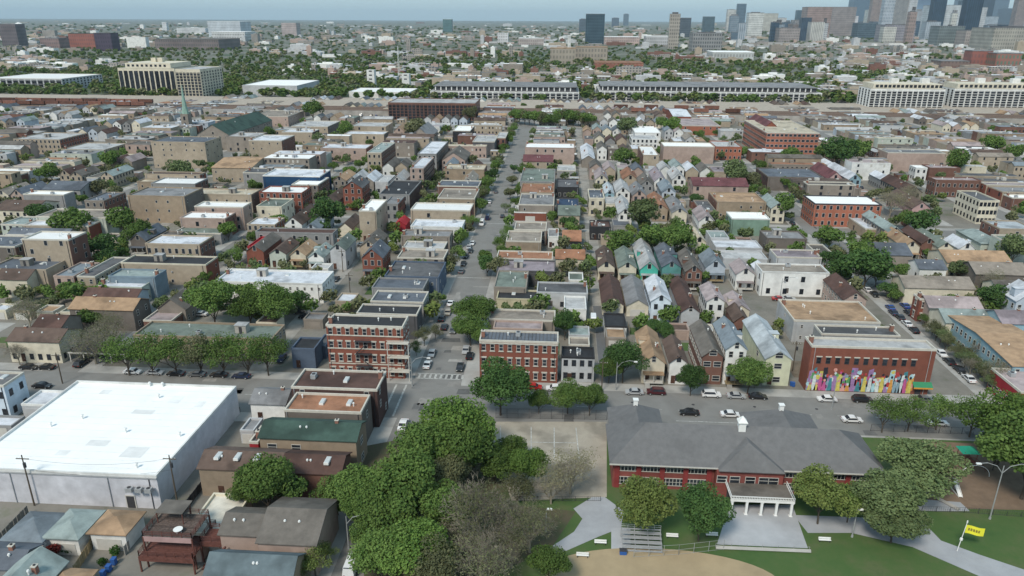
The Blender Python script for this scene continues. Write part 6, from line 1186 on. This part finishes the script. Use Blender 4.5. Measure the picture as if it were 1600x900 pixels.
xr_ = sorted([(a - 4.7, b + 4.7) for a, b, _, _ in NS] + [(a - .4, b + .4) for a, b, _, _ in NAL])
bands = [(ycuts[i], ycuts[i + 1]) for i in range(0, len(ycuts) - 1, 2)]
for (ya, yb_) in bands:
    for (l, r) in zip(xr_, xr_[1:]):
        xa, xb = l[1], r[0]; wcol = xb - xa
        if wcol < 14: continue
        right = xa > XA1 and xa < XR1
        if right or RF.random() < .30:      # rows of narrow gabled lots facing the cross streets
            rows = max(1, int((yb_ - ya) / 39)); 
            for k in range(rows):
                y = ya + k * (yb_ - ya) / rows; x = xa
                while x < xb - 6.5:
                    w_ = RF.choice([6.6, 6.9, 7.3, 7.4]); d = RF.uniform(15, 22)
                    cand.append((x, x + w_, y + RF.uniform(0, 3), d, RF.uniform(5.2, 7.6), 'G' if RF.random() < .8 else 'F'))
                    if RF.random() < .5: cand.append((x + .4, x + w_ - .6, y + 29, 5.5, 3.2, 'F'))
                    x += w_ + RF.uniform(.6, 1.4)
        else:                                # deep lots running sideways from street to alley
            y = ya
            while y < yb_ - 7:
                dd = RF.choice([6.8, 7.2, 7.2, 8, 12, 14]) ; u = xa
                sp = RF.uniform(.58, .85) * wcol if wcol < 55 else RF.uniform(18, 26)
                h = RF.choice([6.5, 7.5, 8, 9.5, 10.5, 7]); ty = RF.choice('FFFFFEE') if dd < 10 else 'F'
                cand.append((u, u + sp, y, dd, h, ty))
                rest = xb - (u + sp) - 5
                if rest > 6 and RF.random() < .8: cand.append((xb - min(rest, 7), xb - .3, y + .3, min(6, dd - .5), 3.4, 'F'))
                if wcol > 55 and RF.random() < .9: cand.append((u + sp + 6, u + sp + 6 + RF.uniform(12, 22), y, dd, RF.choice([6.5, 7.5, 9]), RF.choice('FEG' if dd > 10 else 'FE')))
                y += dd + RF.uniform(.3, 1.6)
cand.sort(key=lambda c: c[2])
nb_things = NB; far = {}; mats_far = []; mi_of = {}
def mi(m):
    if m.name not in mi_of: mi_of[m.name] = len(mats_far); mats_far.append(m)
    return mi_of[m.name]
FW, FR, FP = MB(), MB(), MB()
mi(glass); mi(trimw); free_spots = []
for (x0, x1, y0, d, h, ty) in cand:
    xc = (x0 + x1) / 2; y1 = y0 + d
    if not vis(xc, y0): continue
    if in_street(x0 + .2, x1 - .2, y0, y1) or not occ_free(x0 + .3, x1 - .3, y0 + .3, y1 - .3) or blocked(xc, y0): free_spots.append((xc, (y0 + y1) / 2)); continue
    if y0 > 560: h = min(h, 7.5)
    if y0 > YW - 110: h = min(h, 5)
    rk = RF.choice(GK if ty in 'GE' else RK); wk_ = RF.choice(WK)
    px, py = proj((xc, y0, 0))
    if ty == 'G': wk_ = RF.choice(['cream', 'white', 'lightgrey', 'beige', 'pinkbeige', 'grey', 'lightgrey', 'cream', 'taupe', 'white', 'beige', 'paleblue', 'greybrown'])
    if RF.random() < .03: continue
    if nb_things < 318:
        bld(x0, x1, y0, y1, h, ty, rk, wk_); nb_things += 1; continue
    occ_mark(x0, x1, y0, y1)
    W = x1 - x0 - .3
    s0 = len(FW.v), len(FR.v)
    a, b = MB(), MB(); shell(ty, W, d, h, a, b, None, near=False)
    for src, m in ((a, WM(wk_)), (b, RM(rk))):
        n = len(FW.v); FW.v += [(p[0] + xc, p[1] + y0, p[2]) for p in src.v]; FW.f += [tuple(n + i for i in f) for f in src.f]; FW.m += [mi(m)] * len(src.f)
    n = max(1, int(W / (2.7 if ty == 'G' or RF.random() < .35 else 6))); st = max(1, int(h / 3.2))
    for s_ in range(st):
        for i in range(n):
            if RF.random() < .2: continue
            x = xc - W / 2 + W * (i + .5) / n; z = s_ * h / st + 1.0
            FW.poly([(x - .55, y0 - .05, z), (x + .55, y0 - .05, z), (x + .55, y0 - .05, z + 1.6), (x - .55, y0 - .05, z + 1.6)], 0 if RF.random() < .75 else 1)
    if ty == 'F':
        for _ in range(int(W * d / 60)): q_ = RF.uniform(.5, 1.3); x = xc + RF.uniform(-.4, .4) * W; y = y0 + RF.uniform(.15, .85) * d; FW.box(x - q_, x + q_, y - q_, y + q_, h - .4, h + RF.uniform(.3, 1.6), RF.choice([1, mi(WM('taupe')), mi(RM('darkgrey')), mi(RM('lwhite'))]), bottom=False)
        e = .12
        for (a0, a1, b0, b1) in ((x0, x1, y0 - e, y0 + .25), (x0, x1, y1 - .25, y1 + e), ): FW.box(a0, a1 - .3, b0, b1, h - .5, h + .12, mi(WM(wk_)), bottom=False)
o = FW.build('distant_houses', mats_far, kind='stuff'); reg(o, 'mass of small flat-roofed and gabled houses receding toward the railway', 'houses')
# yard surfaces and garden fences between the houses
YO = set(); YM = [grass, grass, mixmat('worn_lawn', [(.10, .10, .05), (.07, .12, .04), (.18, .15, .11)], .3), conc, mat('bare_soil', (.17, .135, .10), .95, .5, .25), alleym]
GFQ = MB(); GFQ.box(0, 7, -.02, .02, .1, .2); GFQ.box(0, 7, -.02, .02, 1.3, 1.4)
for i in range(36): GFQ.box(i * .2, i * .2 + .13, -.045, -.02, 0, 1.55)
GFM = GFQ.mesh('pickets', mat('weathered_timber', (.24, .21, .17), .9, 1.5, .3, rnd=.4)); nyf = 0
for _ in range(5200):
    y = 1 / RF.uniform(1 / 520, 1 / 172); x = RF.uniform(-1, 1) * y * .9; a_, b_ = RF.uniform(2.2, 4.6), RF.uniform(2.5, 6)
    if (x > -52 and y < YE1 + 4) or not occ_free(x - a_, x + a_, y - b_, y + b_) or in_street(x - a_, x + a_, y - b_, y + b_) or blocked(x, y) or not vis(x, y): continue
    c_ = {(i, j) for i in range(int((x - a_) // 2), int((x + a_) // 2) + 1) for j in range(int((y - b_) // 2), int((y + b_) // 2) + 1)}
    if c_ & YO: continue
    YO |= c_; sheet('yard', [(x - a_, y - b_), (x + a_, y - b_), (x + a_, y + b_), (x - a_, y + b_)], RF.choice([.04, .05, .06]), RF.choice(YM))
    if y < 300 and nyf < 60 and RF.random() < .6:
        nyf += 1; rz_ = RF.choice([0, math.pi / 2]); t = thing('garden_fence', None, 'fence', (x - a_, y - b_, .05), rz_, desc='weathered picket garden fence', group='garden fences between the houses'); put('pickets', GFM, t, kind='stuff')
# yards: trees as things up to the limit, then one mass
ty_spots = []
for _ in range(16000):
    y = 1 / RF.uniform(1 / (YW - 12), 1 / 205); x = RF.uniform(-1, 1) * y * .95
    r_ = RF.uniform(2.0, 4.4)
    if not vis(x, y, 5, 10) or not occ_free(x - r_ * .5, x + r_ * .5, y - r_ * .5, y + r_ * .5) or blocked(x, y): continue
    if any(a - 1 < x < b + 1 for a, b, _, _ in NS) or any(a - 1 < y < b + 1 for a, b in EW) or any(a < x < b for a, b, _, _ in NAL): continue
    ty_spots.append((x, y, r_)); occ_mark(x - r_ * .6, x + r_ * .6, y - r_ * .6, y + r_ * .6)
    if len(ty_spots) > 760: break
ty_spots.sort(key=lambda s: s[1]); nt_ = NTREE[0]; FV = {k: [] for k in ('mid', 'olive', 'bushy', 'yellow')}
LOW = [leaf_mesh('l', 260, 90 + i, .17, lobes=6) for i in range(4)]
for (x, y, r_) in ty_spots:
    col = RF.choice(['mid', 'yellow', 'olive', 'bushy', 'mid', 'olive'])
    if nt_ < 298: tree(0, 0, 0, col, RF.choice(['mid', 'air']), XY=(x, y), rm=r_); nt_ += 1
    else: FV[col].append(RF.choice(LOW) * r_ + np.array([x, y, r_ * 1.1]))
def mass(name, Vs, m, label, cat='trees'):
    if not Vs: return
    o = bpy.data.objects.new(name, vmesh(name, np.concatenate(Vs), m)); C.objects.link(o); o['kind'] = 'stuff'; reg(o, label, cat)
for k, Vs in FV.items(): mass('yard_trees', Vs, LM[k], f'{CNAME[k]} yard trees scattered between the receding houses')

# ---------------------------------------------------------------- beyond the railway: trees and buildings to the horizon
RN = np.random.default_rng(3); TINY = [leaf_mesh('l', 46, 120 + i, .34, lobes=5) for i in range(5)]
Yn, Yf = YT + 12, 16000.0; FV = {k: [] for k in ('mid', 'olive', 'bushy', 'yellow')}
def far_xy(n, a, b, p=1.0):
    u = RN.random(n); y = 1 / (1 / a + (1 / b - 1 / a) * u ** p); x = (RN.random(n) * 2 - 1) * y * .80 - .065 * y; return x, y
x, y = far_xy(9500, Yn, 9000)
patch = np.sin(x * .006 + 1.3 * np.sin(y * .004)) + np.sin(y * .009 + x * .002) + RN.normal(size=len(x)) * .7
for i in range(len(x)):
    px_ = 800 + 1150 * (x[i] / y[i] + .065)
    if not occ_free(x[i] - 6, x[i] + 6, y[i] - 6, y[i] + 6): continue
    if patch[i] < -1.5 or (px_ > 1280 and patch[i] < .6): continue
    s = (5 + RN.random() * 3.5) * (1 if y[i] < 2200 else 1 + (y[i] - 2200) / 2600)
    V = TINY[i % 5].copy(); V[:, 2] *= (.8 if y[i] < 2200 else .5); k = ('mid', 'olive', 'bushy', 'yellow', 'mid')[i % 5]
    FV[k].append(V * s + np.array([x[i], y[i], s * (.9 if y[i] < 2200 else .5)]))
for k, Vs in FV.items(): mass('distant_woods', Vs, LM[k], f'{CNAME[k]} treetops spreading from the railway to the horizon')
q = MB(); DM = [WM('beige'), WM('lightgrey'), RM('white'), WM('taupe'), WM('pinkbeige'), RM('lwhite'), RM('grey'), WM('taupe'), WM('brownbrick'), RM('slate'), WM('white'), gridmat('far_block_facade', (.33, .30, .27), (.08, .09, .10), 5, 4)]
x, y = far_xy(2900, Yn, Yf, .7)
for i in range(len(x)):
    pt = math.sin(x[i] * .006 + 1.3 * math.sin(y[i] * .004)) + math.sin(y[i] * .009 + x[i] * .002); px_ = 800 + 1150 * (x[i] / y[i] + .065)
    if y[i] < 2600 and pt > -.2 and px_ < 1250: continue
    f = 1 + max(0, y[i] - 1500) / 2500; w_ = (8 + RN.random() ** 2 * 44) * f ** .7; d = (7 + RN.random() * 14) * f ** .6; h = 5 + RN.random() * 7 + (RN.random() < .10) * RN.random() * 26 * (1 if y[i] > 1800 else .3)
    if not occ_free(x[i] - w_ / 2, x[i] + w_ / 2, y[i], y[i] + d): continue
    wm_ = RN.choice([0, 1, 3, 4, 7, 8, 10, 11, 0, 4, 1, 11, 11, 10, 7]); rm_ = RN.choice([2, 5, 5, 6, 7, 9, 2, 5, 0])
    X, Y = x[i], y[i]; q.box(X - w_ / 2, X + w_ / 2, Y, Y + d, 0, h, int(wm_), bottom=False); q.m[-1] = int(rm_)
    if h > 8: q.box(X - w_ / 5, X + w_ / 6, Y + d * .3, Y + d * .7, h, h + 2.5, int(wm_), bottom=False)
o = q.build('distant_buildings', DM, kind='stuff'); reg(o, 'scattered pale and brick buildings stretching to the horizon', 'buildings')
# pale roads and yards beyond the railway on the right
for k, (a, b, c, d_) in enumerate(((1290, 1600, 108, 120), (1180, 1500, 66, 72), (440, 640, 152, 157), (1260, 1360, 128, 146))):
    sheet('paved_yard', g_((a, c), (b, c + 1), (b, d_), (a, d_)), .06 + .02 * k, mixmat('pale_yard', [(.20, .18, .16), (.34, .31, .28), (.24, .22, .2)], .05))
sheet('playing_field', g_((115, 104), (183, 106), (183, 120), (100, 118)), .2, mat('field_grass', (.05, .14, .03), .95, .02, .25))
sheet('playing_field', g_((1312, 116), (1372, 118), (1385, 132), (1300, 130)), .22, MATS['field_grass'])

# ---------------------------------------------------------------- haze
HAZE = 2.8e-5
q = MB(); q.box(-32000, 32000, -3000, 40000, -2, 480)
hzm = bpy.data.materials.new('haze_air'); hzm.use_nodes = True; nt = hzm.node_tree; nt.nodes.remove(nt.nodes['Principled BSDF'])
pv = nt.nodes.new('ShaderNodeVolumePrincipled'); pv.inputs['Color'].default_value = (.68, .85, .98, 1); pv.inputs['Density'].default_value = HAZE; pv.inputs['Anisotropy'].default_value = .0
nt.links.new(pv.outputs[0], nt.nodes['Material Output'].inputs['Volume'])
hz_o = q.build('haze', hzm); hz_o['kind'] = 'stuff'; hz_o['label'] = 'pale blue haze over the whole city'; hz_o['category'] = 'haze'

# ---------------------------------------------------------------- labels: say what a thing looks like and which landmark it stands next to
ORD = ['nearest', 'second', 'third', 'fourth', 'fifth', 'sixth', 'seventh', 'eighth', 'ninth', 'tenth', 'eleventh', 'twelfth', 'thirteenth', 'fourteenth', 'fifteenth', 'sixteenth', 'seventeenth', 'eighteenth', 'nineteenth', 'twentieth']
LMK = [t for t in THINGS if t['lm']]; groups = {}
for t in THINGS:
    if t['label']: continue
    best = min((l for l in LMK if l is not t), key=lambda l: math.hypot(l['x'] - t['x'], (l['y'] - t['y']) * .8))
    dx, dy = t['x'] - best['x'], t['y'] - best['y']
    dr = ('right of' if dx > 0 else 'left of') if abs(dx) > abs(dy) else ('behind' if dy > 0 else 'in front of')
    groups.setdefault((t['desc'], best['lm'], dr), []).append((math.hypot(dx, dy), t))
for (desc, lm, dr), L_ in groups.items():
    L_.sort(key=lambda a: a[0])
    for i, (_, t) in enumerate(L_):
        od = '' if len(L_) == 1 else (ORD[i] + ' ' if i < 20 else 'farther ')
        if i == 0: s = f"{desc} {'nearest and ' if len(L_) > 1 else ''}{dr} the {lm}"
        else: s = f"{desc}, {ORD[min(i, 19)]} one {dr} the {lm}"
        t['o']['label'] = ' '.join(s.split()[:16])
print('things', len(THINGS), 'buildings', nb_things, 'trees', nt_, 'objects', len(bpy.data.objects), 'far boxes', len(q.f), 'yard trees', len(ty_spots), 'cand', len(cand))
